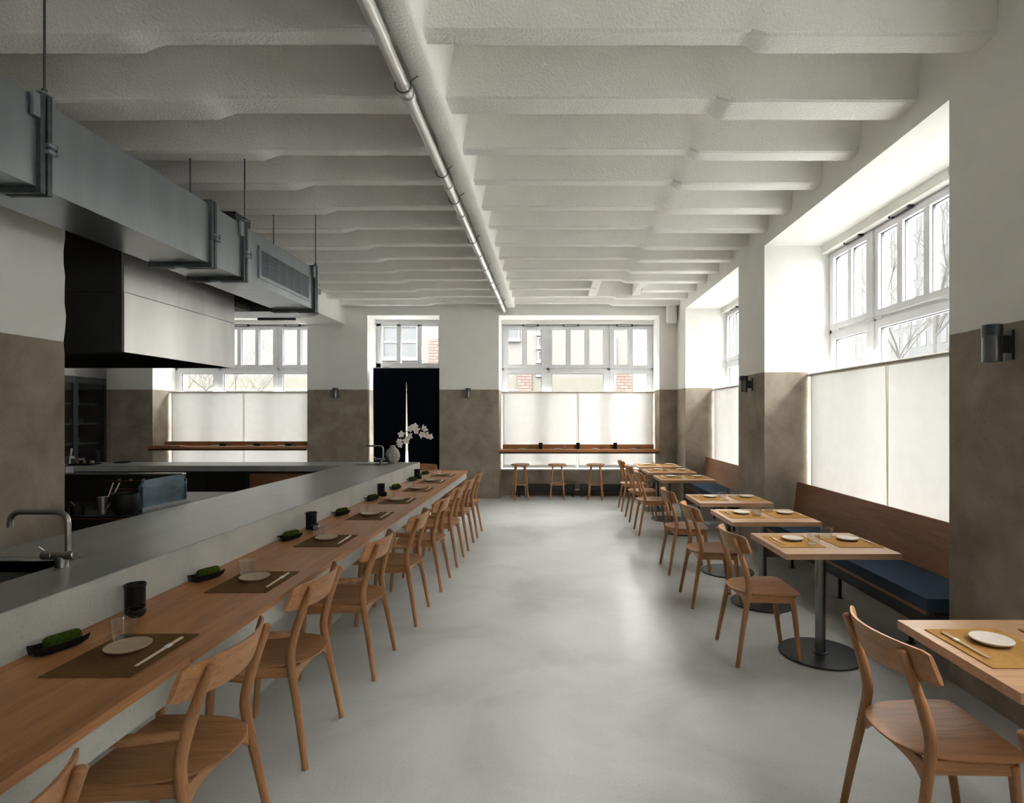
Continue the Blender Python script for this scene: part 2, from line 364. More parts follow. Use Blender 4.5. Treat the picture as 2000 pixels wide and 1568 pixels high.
# long rough rib beside the pipe
g = G(); rows = []
for i in range(90):
    y = -6.2+17.0*i/89; j = lambda: rnd.uniform(-.006, .006)
    rows.append([g.bm.verts.new(p) for p in ((-.87+j(), y, 3.99), (-.85+j(), y, 3.63+j()), (-.83, y, 3.615+j()), (-.72, y, 3.615+j()), (-.695+j(), y, 3.635), (-.62+j(), y, 3.99))])
for a, b in zip(rows, rows[1:]):
    for k in range(5): g.bm.faces.new((a[k], a[k+1], b[k+1], b[k]))
g.bm.faces.new(rows[0]); g.bm.faces.new(rows[-1][::-1])
g.build('long_rib', 'rough_white', ceil, smooth=50)
struct(G().box(-4.75, -3.91, 7.2, 10.81, 3.31, 4.0).build('trim_1', 'white', bevel=.015))
struct(G().lathe([(0, 3.30), (.09, 3.31), (.105, 3.34), (.105, 3.7), (0, 3.7)], 20, (2.27, 10.68, 0)).build('trim_2', 'white'))
# header boxes over the windows
for i, (a, b) in enumerate(BAYS_B): struct(G().box(a, b, 11.36, 11.6, SOF-.07, SOF+.01).build('trim_%d' % (3+i), 'white', bevel=.004))
for i, (a, b) in enumerate(BAYS_R): struct(G().box(3.03, 3.3, a, b, SOF-.09, SOF+.01).build('trim_%d' % (5+i), 'white', bevel=.004))
# window boards on the parapets
for i, (a, b) in enumerate(BAYS_B): struct(G().box(a+.005, b-.005, 11.19, 11.46, .5, .52).build('trim_%d' % (9+i), 'white', bevel=.004))
for i, (a, b) in enumerate(BAYS_R): struct(G().box(2.83, 3.1, a+.005, b-.005, .5, .52).build('trim_%d' % (11+i), 'white', bevel=.004))

# ------------------------------------------------------------------ windows
def ring(g, u0, u1, z0, z1, t, y0, y1):
    g.box(u0, u0+t, y0, y1, z0, z1); g.box(u1-t, u1, y0, y1, z0, z1); g.box(u0+t, u1-t, y0, y1, z1-t, z1); g.box(u0+t, u1-t, y0, y1, z0, z0+t); return g
def window(name, W, loc, rz):
    root = bpy.data.objects.new(name, None); COL.objects.link(root); root.location = loc; root.rotation_euler = (0, 0, rz); struct(root)
    f = lambda p: (p-70)/1835*W
    Z0, Z1 = .52, SOF-.07; zt, zm1, zm0 = 3.31, 2.59, 2.415
    g = G(); ring(g, 0, W, Z0, Z1, f(95), 0, .09)
    for a, b in ((615, 645), (1352, 1380)): g.box(f(a), f(b), 0, .09, Z0, Z1)
    g.box(0, W, .0, .09, 2.49, 2.53); g.build('frame', 'frame', root, bevel=.003)
    for (a, b, panes) in ((95, 615, ((145, 322), (370, 548))), (645, 1352, ((675, 852), (900, 1078), (1125, 1303))), (1380, 1880, ((1425, 1603), (1652, 1830)))):
        s = G(); u0, u1 = f(a), f(b); p = [(f(c), f(d)) for c, d in panes]
        s.box(u0, p[0][0], -.018, .07, 2.53, Z1-.045); s.box(p[-1][1], u1, -.018, .07, 2.53, Z1-.045)
        s.box(p[0][0], p[-1][1], -.018, .07, zt, Z1-.045); s.box(p[0][0], p[-1][1], -.018, .07, 2.53, zm1)
        for (q, r_) in zip(p, p[1:]): s.box(q[1], r_[0], -.012, .07, zm1, zt)
        so = s.build('sash', 'frame', root, bevel=.003)
        l = G(); l.box(u0, p[0][0], -.012, .07, Z0+.03, 2.49); l.box(p[-1][1], u1, -.012, .07, Z0+.03, 2.49); l.box(p[0][0], p[-1][1], -.012, .07, zm0, 2.49); l.box(p[0][0], p[-1][1], -.012, .07, Z0+.03, .62)
        lo = l.build('lower_sash', 'frame', root, bevel=.003)
        for par, q0, q1, za, zb in [(so, q[0], q[1], zm1, zt) for q in p]+[(lo, p[0][0], p[-1][1], .62, zm0)]:
            G().box(q0, q1, .034, .040, za, zb).build('pane', 'glass', par, smooth=0)
            ring(G(), q0, q1, za, zb, .007, .012, .034).build('gasket', 'gasket', par, smooth=0)
    for a, b in ((325, 515), (815, 1005), (1460, 1655)):
        c = G(); c.box(f(a)+.01, f(b)-.01, -.055, -.02, Z1-.035, Z1-.012).build('window_closer', 'steel', root, bevel=.003)
        G().box(f(b)-.03, f(b), -.06, -.015, Z1-.04, Z1-.005).box(f(a), f(a)+.02, -.058, -.015, Z1-.04, Z1-.008).build('closer_cap', 'black', root, bevel=.003)
    G().tube([(f(80), -.03, Z1-.015), (f(1890), -.03, Z1-.015)], .006, 8).build('closer_rod', 'steel', root)
    g = G()
    for a in (180, 560, 655, 1250, 1400, 1790): g.box(f(a), f(a+45), -.026, -.01, 2.50, 2.515)
    g.build('hinge', 'frame', root)
for i, (a, b) in enumerate(BAYS_B): window('window_%d' % (i+1), b-a, (a, 11.46, 0), 0)
for i, (a, b) in enumerate(BAYS_R): window('window_%d' % (i+3), b-a, (3.12, b, 0), R(-90))

# door bay at the back: transom light over a glazed door
root = bpy.data.objects.new('door_1', None); COL.objects.link(root); root.location = (0, 0, 0); struct(root)
a, b = DOOR_B
g = G(); g.box(a, a+.085, 11.36, 11.45, 0, 3.41); g.box(b-.13, b, 11.36, 11.45, 0, 3.41); g.box(a, b, 11.36, 11.45, 3.365, 3.48); g.box(a, b, 11.36, 11.45, 2.5, 2.615); g.box(a, b, 11.36, 11.45, 0, .03)
g.box(a+.41, a+.485, 11.36, 11.45, 2.6, 3.4); g.box(a+.825, a+.90, 11.36, 11.45, 2.6, 3.4); g.build('frame', 'frame', root, bevel=.003)
for u0, u1 in ((a+.085, a+.41), (a+.485, a+.825), (a+.90, b-.13)):
    pn = G().box(u0, u1, 11.40, 11.406, 2.615, 3.365).build('pane', 'glass', root, smooth=0)
    ring(G(), u0, u1, 2.615, 3.365, .006, 11.38, 11.40).build('gasket', 'gasket', pn, smooth=0)
G().box(a+.09, a+.2, 11.37, 11.43, .03, 2.5).box(b-.25, b-.13, 11.37, 11.43, .03, 2.5).box(a+.2, b-.25, 11.37, 11.43, 2.4, 2.5).box(a+.2, b-.25, 11.37, 11.43, .03, .18).build('leaf', 'frame', root, bevel=.003)
G().box(a+.2, b-.25, 11.40, 11.406, .18, 2.4).build('door_pane', 'glass', root, smooth=0)
g = G().box(a+.12, a+.28, 11.33, 11.36, 2.525, 2.545).box(b-.36, b-.22, 11.33, 11.36, 2.525, 2.545); g.build('closer', 'steel', root)

# ------------------------------------------------------------------ curtains
def cafe(bay, W, loc, rz, where):
    n2 = ['left', 'right']
    r = tag(G().tube([(.03, 0, 2.035), (W-.03, 0, 2.035)], .011, 12).build('curtain_rod', 'rod'), 'thin pale rod across '+where, 'curtain rod', 'rods of the half-height curtains')
    r.location = loc; r.rotation_euler = (0, 0, rz)
    for k, hk in enumerate((0.02, W-.02)):
        G().lathe([(0, 0), (.016, .0), (.016, .02), (0, .02)], 12, (hk-.01 if k else hk-.01, 0, 2.035), 'x').build('rod_end', 'steel', r)
    mid = W/2
    for k, (u0, u1) in enumerate(((.04, mid-.003), (mid+.003, W-.04))):
        def f(s, t, u0=u0, u1=u1, k=k):
            u = u0+(u1-u0)*s; z = 2.035-(2.035-.535)*t
            return (u, .012+.010*t*math.sin(u*5.3+k*2)+.005*t*math.sin(u*13+k), z)
        side = (['left', 'right'] if rz == 0 else ['far', 'near'])[k]
        c = tag(G().grid(36, 10, f).build('curtain', 'curtain', smooth=60), '%s white translucent curtain panel of ' % side+where, 'curtain', 'half-height white window curtains')
        c.location = loc; c.rotation_euler = (0, 0, rz)
        for s0, s1 in ((0, .012), (.988, 1)):
            def h(s, t, s0=s0, s1=s1): p = f(s0+(s1-s0)*s, t); return (p[0], p[1]-.003, p[2])
            G().grid(2, 10, h).build('side_hem', 'hem', c, smooth=60)
        def h2(s, t): p = f(s, 0); return (p[0], p[1]-.016-.0*s, 2.052-.04*t)
        G().grid(10, 2, h2).build('top_hem', 'hem', c, smooth=60)
        def h3(s, t): p = f(s, .96+.04*t); return (p[0], p[1]-.003, p[2])
        G().grid(36, 1, h3).build('bottom_hem', 'curtain', c, smooth=60)
wb = ['the window beyond the kitchen', 'the window behind the stools']
for i, (a, b) in enumerate(BAYS_B): cafe(i, b-a, (a, 11.27, 0), 0, wb[i])
wr = ['the side window behind the camera', 'the side window nearest the camera', 'the large side window by the near bench', 'the side window by the far bench']
for i, (a, b) in enumerate(BAYS_R):
    if wr[i]: cafe(i, b-a, (2.88, b, 0), R(-90), wr[i])  # unseen bays curtained too, to cut their light
# navy split door curtain
t = thing('door_curtain', 'dark navy split curtain hanging in the doorway at the back', 'curtain', (-2.79, 11.0, 0))
def nf(x0, x1, xb0, xb1):
    def f(s, t):
        u = (x0+(x1-x0)*s)*(1-t)+(xb0+(xb1-xb0)*s)*t
        return (u, 11.0+.012*t*math.sin(u*14), 2.49-(2.49-.12)*t)
    return f
G().box(-3.44, -2.125, 10.999, 11.003, 2.22, 2.49).build('top_band', 'navy', t, world=True)
def half(name, pts): G().prism([(p[0], p[1]) for p in pts], 10.996, 10.999)
for (x0, x1, xb0, xb1) in ((-3.44, -2.797, -3.43, -2.815), (-2.795, -2.125, -2.752, -2.125)):
    def f(s, t_, x0=x0, x1=x1, xb0=xb0, xb1=xb1):
        tt = min(1, t_*1.0); e = tt**.8
        u = (x0+(x1-x0)*s)*(1-e)+(xb0+(xb1-xb0)*s)*e
        return (u, 10.996+.010*tt*math.sin(u*16), 2.23-(2.23-.12)*tt)
    G().closed(24, 14, f, .002, (0, 1, 0)).build('cloth_half', 'navy', t, smooth=60, world=True)
tag(G().tube([(-3.47, 11.0, 2.497), (-2.12, 11.0, 2.497)], .009, 10).build('curtain_rod', 'rod'), 'thin pale rod holding the navy doorway curtain', 'curtain rod')

# ------------------------------------------------------------------ concrete bar with raised ledge
BF, BK, LI = -1.22, -1.78, -2.63          # front edge, foot of ledge, inner edge
WZ, LZ = .775, .949
bar = thing('concrete_bar', 'long cast concrete bar with a raised ledge round the open kitchen', 'bar', (-1.78, 3.5, 0))
g = G().box(BK-.12, BF-.015, -.9, 8.32, .66, WZ-.028); g.build('counter_slab', 'bar', bar, bevel=.006, world=True)
g = G().box(-1.92, -1.66, -.9, 8.1, 0, .66); g.build('support_wall', 'bar', bar, world=True)
g = G().box(BK-.10, BK, -.9, 7.72, WZ-.03, LZ-.004); g.build('upstand', 'bar', bar, bevel=.004, world=True)
g = G(); g2 = G()
for b in ((-2.10, BK, -.9, 7.72), (LI, -2.56, -.9, 7.72), (-2.56, -2.10, -.9, 1.80), (-2.56, -2.10, 2.565, 7.20), (-2.56, -2.10, 7.50, 7.72), (-6.7, LI, 7.15, 7.72)):
    g.box(b[0], b[1]-(.101 if b[1] == BK else 0), b[2], b[3], .879, LZ-.004); g2.box(b[0], b[1], b[2], b[3], LZ-.004, LZ)
g.build('ledge', 'bar', bar, smooth=0, world=True)
g2.build('ledge_finish', 'bar_top', bar, smooth=0, world=True)
for y0, y1 in ((1.80, 2.565), (7.20, 7.50)):
    g = G(); x0, x1, z0, z1 = -2.56, -2.10, .72, .93
    g.box(x0-.01, x0, y0, y1, z0, z1).box(x1, x1+.01, y0, y1, z0, z1).box(x0, x1, y0-.01, y0, z0, z1).box(x0, x1, y1, y1+.01, z0, z1).box(x0, x1, y0, y1, z0-.01, z0)
    g.build('basin', 'tap', bar, world=True)
top = thing('wooden_counter', 'long oak counter top along the concrete bar set with brown mats', 'counter', (-1.5, 3.5, WZ))
G().box(BK, BF-.072, -.9, 8.34, WZ-.028, WZ).box(-2.63, BK, 7.74, 8.34, WZ-.028, WZ).build('board', 'oak_y', top, bevel=.002, world=True)
cuts = [-.9, 1.925, 4.35, 6.4, 8.34]
for a, b in zip(cuts, cuts[1:]): G().box(BF-.071, BF, a+.0008, b-.0008, WZ-.028, WZ).build('edge_strip', 'oak_y', top, bevel=.002, world=True)
def faucet(loc, sc, label):
    t = thing('faucet', label, 'faucet', loc, 0, 'taps on the bar ledge')
    G().lathe([(0, 0), (.026, 0), (.026, .004), (.023, .006), (.023, .05), (0, .05)], 24).build('base', 'tap', t)
    G().lathe([(0, -.078), (.018, -.078), (.0195, -.076), (.0195, -.035), (.0185, -.034), (.0195, -.033), (.0195, .054), (.017, .057), (0, .057)], 24, (0, 0, .057), 'x').build('valve_body', 'tap', t)
    P = [(.026, 0, .06), (.026, 0, .19)]+[(.026-.046*(1-math.cos(a)), 0, .19+.046*math.sin(a)) for a in [R(15*k) for k in range(1, 7)]]
    P += [(-.175, 0, .236)]+[(-.175-.040*math.sin(a), 0, .236-.040*(1-math.cos(a))) for a in [R(18*k) for k in range(1, 6)]]+[(-.215, 0, .172)]
    G().tube(P, .0112, 16).build('spout', 'tap', t)
    G().tube([(-.066, 0, .07), (-.088, -.01, .094)], .004, 10).build('lever', 'tap', t)
faucet((-2.04, 2.37, LZ), 1, 'steel angular tap at the near end of the concrete ledge')
faucet((-2.21, 7.40, LZ), 1, 'small steel tap at the far end of the ledge beside the vase')

# vase and orchid
v = tag(G().lathe([(0, .0), (.042, .0), (.055, .008), (.083, .05), (.094, .095), (.090, .135), (.070, .180), (.040, .208), (.034, .216), (.034, .232), (.037, .236), (.032, .238), (.028, .232), (.028, .21), (0, .20)], 40).build('vase', 'vase'), 'round grey stoneware vase on the concrete ledge, holding an orchid', 'vase')
v.location = (-2.085, 7.49, LZ)
orch = thing('orchid_spray', 'arching spray of white orchids rising from the grey vase', 'flowers', (-2.085, 7.49, LZ+.2))
def P_(px, py, dy=0): return Vector(((px-1076)*(7.49+dy)/1110-orch.location.x, dy, 1.59+(810-py)*(7.49+dy)/1110-orch.location.z))
def Q_(x, y, dy=0): return P_(690+x/9.524, 800+y/9.524, dy)
st = sm([Q_(765, 740), Q_(795, 660), Q_(850, 580), Q_(905, 500), Q_(960, 430), Q_(1030, 375), Q_(1110, 330, -.02), Q_(1190, 312, -.03), Q_(1250, 330, -.04), Q_(1310, 400, -.05), Q_(1380, 470, -.05)], 4)
G().tube(st, .0035, 8).build('stem', 'stem', orch)
def petal_grid(g, c, rot, L, Wd, ang, tilt):
    def f(s, t):
        u = s; wd = Wd*math.sin(math.pi*min(1, u*.93+.07))**.7*(1-.25*u)
        p = Vector((L*u, wd*(t-.5), .006*math.sin(u*3)-.02*tilt*u*u+.012*(abs(t-.5)*2)**2))
        p = Matrix.Rotation(ang, 3, 'Z') @ p
        return c+rot @ p
    g.grid(6, 4, f)
rf = random.Random(11)
for k, (x, y, s) in enumerate([(890, 455, 1), (850, 600, .95), (870, 650, .9), (1060, 360, 1.05), (985, 570, 1.05), (1060, 490, 1), (1140, 320, 1.1), (1180, 385, 1.1), (1330, 350, 1.15), (1290, 470, 1.05), (1370, 480, 1.05), (1430, 500, .95)]):
    c = Q_(x, y, rf.uniform(-.05, .01))
    rot = Matrix.Rotation(R(90)+rf.uniform(-.5, .4), 3, 'X') @ Matrix.Rotation(rf.uniform(-.6, .6), 3, 'Y') @ Matrix.Rotation(rf.uniform(0, 6.28), 3, 'Z')
    fl = G().lathe([(0, -.004), (.004, 0), (0, .010)], 8).build('flower', 'lip', orch); fl.location = c
    for q in range(5):
        g = G(); petal_grid(g, Vector((0, 0, 0)), rot, .050*s, .042*s, q*2*math.pi/5+rf.uniform(-.15, .15), rf.uniform(-.4, 1)); g.build('petal', 'petal', fl, smooth=60)
    near = min(st, key=lambda p: (p-c).length)
    if (near-c).length > .012: G().tube([near, (near+c)/2+Vector((0, 0, .006)), c], .0018, 6).build('stalk', 'stem', orch)

# ------------------------------------------------------------------ chairs
def chair(name, arms):
    t = thing(name, '', 'chair')
    for s in (-1, 1):
        pts = sm([(-.215, s*.222, 0), (-.178, s*.207, .22), (-.145, s*.194, .40), (-.132, s*.188, .50), (-.147, s*.184, .585), (-.178, s*.180, .685), (-.223, s*.176, .802)], 4)
        rr = lerpl([.0135, .0160, .0185, .0195, .0190, .0175, .0145], 4)
        pts += [pts[-1]+(pts[-1]-pts[-2]).normalized()*.004]; rr += [.010]
        G().tube(pts, rr, 16).build('rear_post', 'chair_z', t)
        if arms: P = sm([(.240, s*.216, 0), (.216, s*.215, .30), (.197, s*.213, .582)], 5); r_ = lerpl([.0130, .0175, .0140], 5)
        else: P = sm([(.208, s*.152, 0), (.180, s*.163, .22), (.152, s*.174, .424)], 4); r_ = lerpl([.0130, .0160, .0180], 4)
        G().tube(P, r_, 16).build('front_leg', 'chair_z', t)
        if arms:
            A = sm([(-.150, s*.184, .590), (-.09, s*.196, .594), (.02, s*.218, .594), (.12, s*.220, .591), (.214, s*.213, .586)], 4)
            r_ = lerpl([.012, .0155, .0185, .0175, .011], 4)
            G().tube(A, r_, 14).build('armrest', 'chair_x', t)
        xf, yf = (.205, .190) if arms else (.155, .172)
        G().hexa([(-.140, s*.176-.009, .395), (xf, s*yf-.009, .388), (xf, s*yf+.009, .388), (-.140, s*.176+.009, .395),
                  (-.140, s*.176-.009, .4400), (xf, s*yf-.009, .4400), (xf, s*yf+.009, .4400), (-.140, s*.176+.009, .4400)]).build('side_rail', 'chair_x', t, bevel=.003)
        G().lathe([(0, 0), (.0045, 0), (.0045, .0015), (0, .0015)], 10, (-.1695, s*.196, .375), 'x').build('peg', 'bench_oak', t)
    # rear rail with curved brackets
    def rr_(yy): return .398-.052*min(1, abs(yy)/.18)**5
    ys_ = [-.184+.368*k/16 for k in range(17)]
    g = G(); rows = [[g.bm.verts.new((x, y, z)) for x, z in ((-.150, rr_(y)), (-.132, rr_(y)), (-.132, .434), (-.150, .434))] for y in ys_]
    for a, b in zip(rows, rows[1:]):
        for k in range(4): g.bm.faces.new((a[k], a[(k+1) % 4], b[(k+1) % 4], b[k]))
    g.bm.faces.new(rows[0]); g.bm.faces.new(rows[-1][::-1]); g.build('rear_rail', 'chair_y', t)
    G().box(.138, .156, -.17, .17, .388, .428).build('front_rail', 'chair_y', t, bevel=.003)
    # seat: rounded shield outline, dished, undercut edge
    half = [(.203, 0), (.203, .12), (.198, .180), (.190, .196), (.176, .203), (.10, .206), (.02, .202), (-.06, .192), (-.110, .176), (-.150, .150), (-.182, .112), (-.203, .065), (-.209, 0)]
    out = sm([(x, y, 0) for x, y in half], 2)
    out = [(p.x, p.y) for p in out]; out = out+[(x, -y) for x, y in out[::-1][1:-1]]
    n = len(out); g = G()
    def ringv(k, z, dish=0): return [g.bm.verts.new((x*k, y*k, z-dish*(1-(x*x+y*y)*k*k/.045))) for x, y in out]
    rs = [ringv(.90, .434), ringv(.985, .4435), ringv(1, .4485), ringv(.994, .4525), ringv(.96, .4535), ringv(.8, .4535, .003), ringv(.5, .4535, .007), ringv(.2, .4535, .008)]
    for a, b in zip(rs, rs[1:]):
        for k in range(n): g.bm.faces.new((a[k], a[(k+1) % n], b[(k+1) % n], b[k]))
    g.bm.faces.new(rs[0][::-1]); g.bm.faces.new(rs[-1]); g.build('seat', 'chair_x', t, smooth=50)
    # curved backrest
    NB, MB_ = 28, 7; g = G(); vv = []
    for i in range(NB+1):
        row = []
        for j in range(MB_+1):
            a = -1+2*i/NB; b = j/MB_
            zt, zb = .829-.007*a*a, .706+.012*a*a-.004
            e = 1-max(0, abs(a)-.93)/.07
            cr = .5+(b-.5)*(1-.16*(1-e)**2)
            z = zb+(zt-zb)*cr
            hw = .252-.018*cr
            y = a*hw; x = -.148-.33*(z-.76)-.080*(1-(abs(a))**2)
            row.append((x, y, z))
        vv.append(row)
    fr = [[g.bm.verts.new((p[0]+.0075*(1-.35*(abs(2*j/MB_-1))**4), p[1], p[2])) for j, p in enumerate(r)] for r in vv]
    bk = [[g.bm.verts.new((p[0]-.0075*(1-.35*(abs(2*j/MB_-1))**4), p[1], p[2])) for j, p in enumerate(r)] for r in vv]
    for A, fl in ((fr, 0), (bk, 1)):
        for i in range(NB):
            for j in range(MB_):
                q = [A[i][j], A[i+1][j], A[i+1][j+1], A[i][j+1]]; g.bm.faces.new(q[::-1] if fl else q)
    for i in range(NB):
        for j in (0, MB_): g.bm.faces.new([fr[i][j], bk[i][j], bk[i+1][j], fr[i+1][j]])
    for j in range(MB_):
        for i in (0, NB): g.bm.faces.new([fr[i][j], bk[i][j], bk[i][j+1], fr[i][j+1]])
    g.build('backrest', 'chair_y', t, bevel=.003, smooth=50)
    return t
arm = chair('armchair', True); side = chair('dining_chair', False)
ua, us = [False], [False]
bar_ch = [(-1.27, 1.09), (-1.285, 1.955), (-1.315, 2.77), (-1.27, 3.62), (-1.225, 4.49), (-1.20, 5.33), (-1.19, 6.14), (-1.175, 6.85), (-1.16, 7.55)]
for i, (x, y) in enumerate(bar_ch):
    lab = 'oak armchair tucked under the bar, %s of the row from the camera' % ORD[i]
    if i == 0: lab = 'oak armchair at the bar cut off by the lower left picture corner'
    if i == 8: lab = 'oak armchair at the far end of the long bar row'
    place(arm, ua, (x, y, 0), R(180), lab, 'oak armchairs along the bar')
place(arm, ua, (-2.0, 8.62, 0), R(-90), 'oak armchair facing the camera behind the far end of the bar', 'oak armchairs along the bar')
tabs = [1.735, 3.47, 4.50, 5.46, 7.38, 8.35, 9.26]
tabc = [(1.39, 2.07), (1.39, 3.80), (1.375, 4.88), (1.385, 5.85), (1.375, 7.70), (1.375, 8.63)]
for i, (x, y) in enumerate(tabc):
    place(side, us, (x, y, 0), 0, 'armless oak chair at the %s square table from the camera' % ORD[i], 'armless oak chairs at the square tables')
place(side, us, (1.39, 1.23, 0), 0, 'armless oak chair cut off by the lower right picture corner', 'armless oak chairs at the square tables')
place(arm, ua, (1.375, 9.55, 0), 0, 'oak armchair at the square table farthest from the camera', 'oak armchair by the far wall')

# ------------------------------------------------------------------ square tables
def table():
    t = thing('square_table', '', 'table')
    G().box(-.356, .356, -.31, .31, .705, .74).build('tabletop', 'table_x', t, bevel=.002)
    G().lathe([(0, 0), (.255, 0), (.26, .003), (.26, .009), (.256, .012), (.03, .015), (0, .015)], 64).build('base_plate', 'base_black', t)
    G().lathe([(.034, .013), (.045, .013), (.045, .019), (.034, .021)], 32).build('collar', 'pole', t)
    G().lathe([(0, .013), (.032, .013), (.032, .69), (0, .69)], 32).build('column', 'pole', t)
    G().box(-.18, .18, -.03, .03, .69, .705).box(-.03, .03, -.18, .18, .69, .705).build('top_bracket', 'black', t, bevel=.002)
    return t
tb = table(); ut = [False]
for i, y in enumerate(tabs):
    place(tb, ut, (1.791, y+.31, 0), 0, 'square oak pedestal table, %s from the camera along the window side' % ORD[i] if i < 6 else 'square oak pedestal table farthest from the camera near the stools', 'square pedestal tables')

# ------------------------------------------------------------------ table settings
def mat_proto(m):
    o = G().box(-.143, .143, -.173, .173, 0, .003).build('placemat', m, bevel=.001); o['category'] = 'placemat'; return o
def plate_proto(m):
    o = G().lathe([(0, .0), (.045, .0), (.050, .002), (.064, .009), (.0695, .014), (.070, .017), (.068, .0185), (.064, .017), (.05, .0145), (0, .014)], 48).build('plate', m); o['category'] = 'plate'; return o
def tumbler():
    o = G().lathe([(0, 0), (.031, 0), (.0335, .003), (.0355, .02), (.0395, .066), (.0405, .0685), (.0395, .070), (.038, .0685), (.0375, .066), (.0335, .02), (.031, .008), (0, .007)], 40).build('tumbler', 'tumbler'); o['category'] = 'glass'; return o
def chops():
    t = thing('chopsticks', '', 'chopsticks')
    for s in (-1, 1):
        G().tube([(s*.0034, -.118, .0035), (s*.0034, .118, .0037)], [.0018, .0032], 8).build('chopstick', 'chop', t)
    G().box(-.0068, .0068, .03, .055, .0003, .0071).build('paper_band', 'paper', t, bevel=.001)
    return t
def towel():
    tr = thing('towel_tray', '', 'tray')
    def f(s, t):
        a = R(186+168*t); k = 1-.22*abs(2*s-1)**5
        return (.034*math.cos(a)*k, -.080+.160*s, .0345+.034*max(-1.0, 1.12*math.sin(a))*(1 if k > .9 else .9)+.006*abs(2*s-1)**4)
    G().closed(14, 12, f, .0025, (0, 0, 1)).build('dish', 'matt_black', tr, smooth=60)
    tw = thing('rolled_towel', '', 'towel')
    g = G(); rows = []
    for i in range(61):
        u = i/60; e = min(1, min(u, 1-u)*12)**.5; r = (.0245+.0015*math.sin(u*62*2))*(.80+.20*e)
        rows.append([g.bm.verts.new((r*math.cos(R(20*k))*(1+.04*math.sin(k*2)), -.040+.100*u, .032+r*math.sin(R(20*k)))) for k in range(18)])
    for a, b in zip(rows, rows[1:]):
        for k in range(18): g.bm.faces.new((a[k], a[(k+1) % 18], b[(k+1) % 18], b[k]))
    g.bm.faces.new(rows[0]); g.bm.faces.new(rows[-1]); g.build('roll', 'green', tw, smooth=60)
    return tr, tw
def cup():
    c = thing('tall_cup', '', 'cup')
    G().lathe([(0, 0), (.034, 0), (.036, .004), (.0365, .06), (.037, .114), (.0385, .118), (.037, .119), (.0345, .113), (.034, .02), (0, .018)], 36).build('body', 'matt_black', c)
    G().lathe([(.0375, .108), (.0395, .112), (.0395, .118), (.0375, .120), (.036, .118)], 36).build('rim', 'matt_black', c)
    b = thing('small_sauce_pot', '', 'pot')
    G().lathe([(0, 0), (.020, 0), (.029, .008), (.033, .020), (.030, .031), (.026, .035), (.030, .040), (.031, .042), (.028, .043), (.024, .037), (0, .035)], 32).build('bowl', 'matt_black', b)
    G().lathe([(0, .037), (.018, .038), (.023, .039), (.0, .043)], 24).build('lid', 'matt_black', b)
    return c, b
mp, um = mat_proto('bar_felt'), [False]; mp2, um2 = mat_proto('felt'), [False]
pp, up = plate_proto('plate'), [False]; pp2, up2 = plate_proto('pale_plate'), [False]
tp, utm = tumbler(), [False]; cp, uc = chops(), [False]
(tr, tw), utr, utw = towel(), [False], [False]; (bc, bp), ubc, ubp = cup(), [False], [False]
bs = [1.97, 2.81, 3.71, 4.61, 5.40, 6.22, 6.96, 7.67]
rb = random.Random(5)
for i, y in enumerate(bs):
    w_ = 'at the %s place on the bar counter' % ORD[i] if i < 7 else 'at the last place on the far bar end'
    y -= .005
    place(mp, um, (-1.446, y-.03, WZ+.0005), rb.uniform(-.01, .01), 'brown felt placemat '+w_, 'brown placemats on the bar')
    place(pp, up, (-1.462, y, WZ+.004), rb.uniform(0, 3), 'round sand stoneware plate '+w_, 'plates on the bar')
    place(cp, uc, (-1.337, y-.02, WZ+.004), rb.uniform(-.03, .03), 'pale wooden chopsticks with paper band '+w_, 'chopsticks on the bar')
    place(tp, utm, (-1.548, y+.095, WZ+.0038), 0, 'clear tumbler beside the plate '+w_, 'tumblers on the bar')
    place(tr, utr, (-1.70, y+.0, WZ+.0015), R(-22), 'black boat-shaped towel tray '+w_, 'towel trays on the bar')
    place(tw, utw, (-1.70, y+.0, WZ+.0020), R(-22), 'dark green rolled towel in tray '+w_, 'rolled towels on the bar')
for i, y in enumerate([2.34, 4.06, 5.73, 7.27]):
    place(bc, ubc, (-1.712, y, WZ+.0005), 0, 'tall black cup against the ledge, %s from the camera' % ORD[i], 'black cups on the bar')
    place(bp, ubp, (-1.672, y-.045, WZ+.0005), 0, 'squat black sauce pot beside the %s tall black cup' % ORD[i], 'black sauce pots on the bar')
for i, y0 in enumerate(tabs):
    w_ = 'of the %s square table' % ORD[i] if i < 6 else 'of the farthest square table'
    yc = y0+.34
    for k, (mx, sx) in enumerate(((1.621, -1), (1.992, 1))):
        if i == 0 and k == 1: pass
        s_ = ('chair side ', 'bench side ')[k]
        z = .7405
        place(mp2, um2, (mx, yc, z), rb.uniform(-.012, .012), 'mustard felt placemat on the '+s_+w_, 'mustard placemats on the tables')
        place(pp2, up2, (mx+.015, yc+.035, z+.0035), 0, 'pale round plate on the '+s_+w_, 'plates on the tables')
        place(cp, uc, (mx-.103 if k == 0 else mx+.115, yc+.01, z+.0035), 0 if k == 0 else R(180), 'wooden chopsticks on the '+s_+w_, 'chopsticks on the tables')
        place(tp, utm, (mx+.10 if k == 0 else mx-.085, yc-.085 if k == 0 else yc+.12, z+.0035), 0, 'clear tumbler on the '+s_+w_, 'tumblers on the tables')

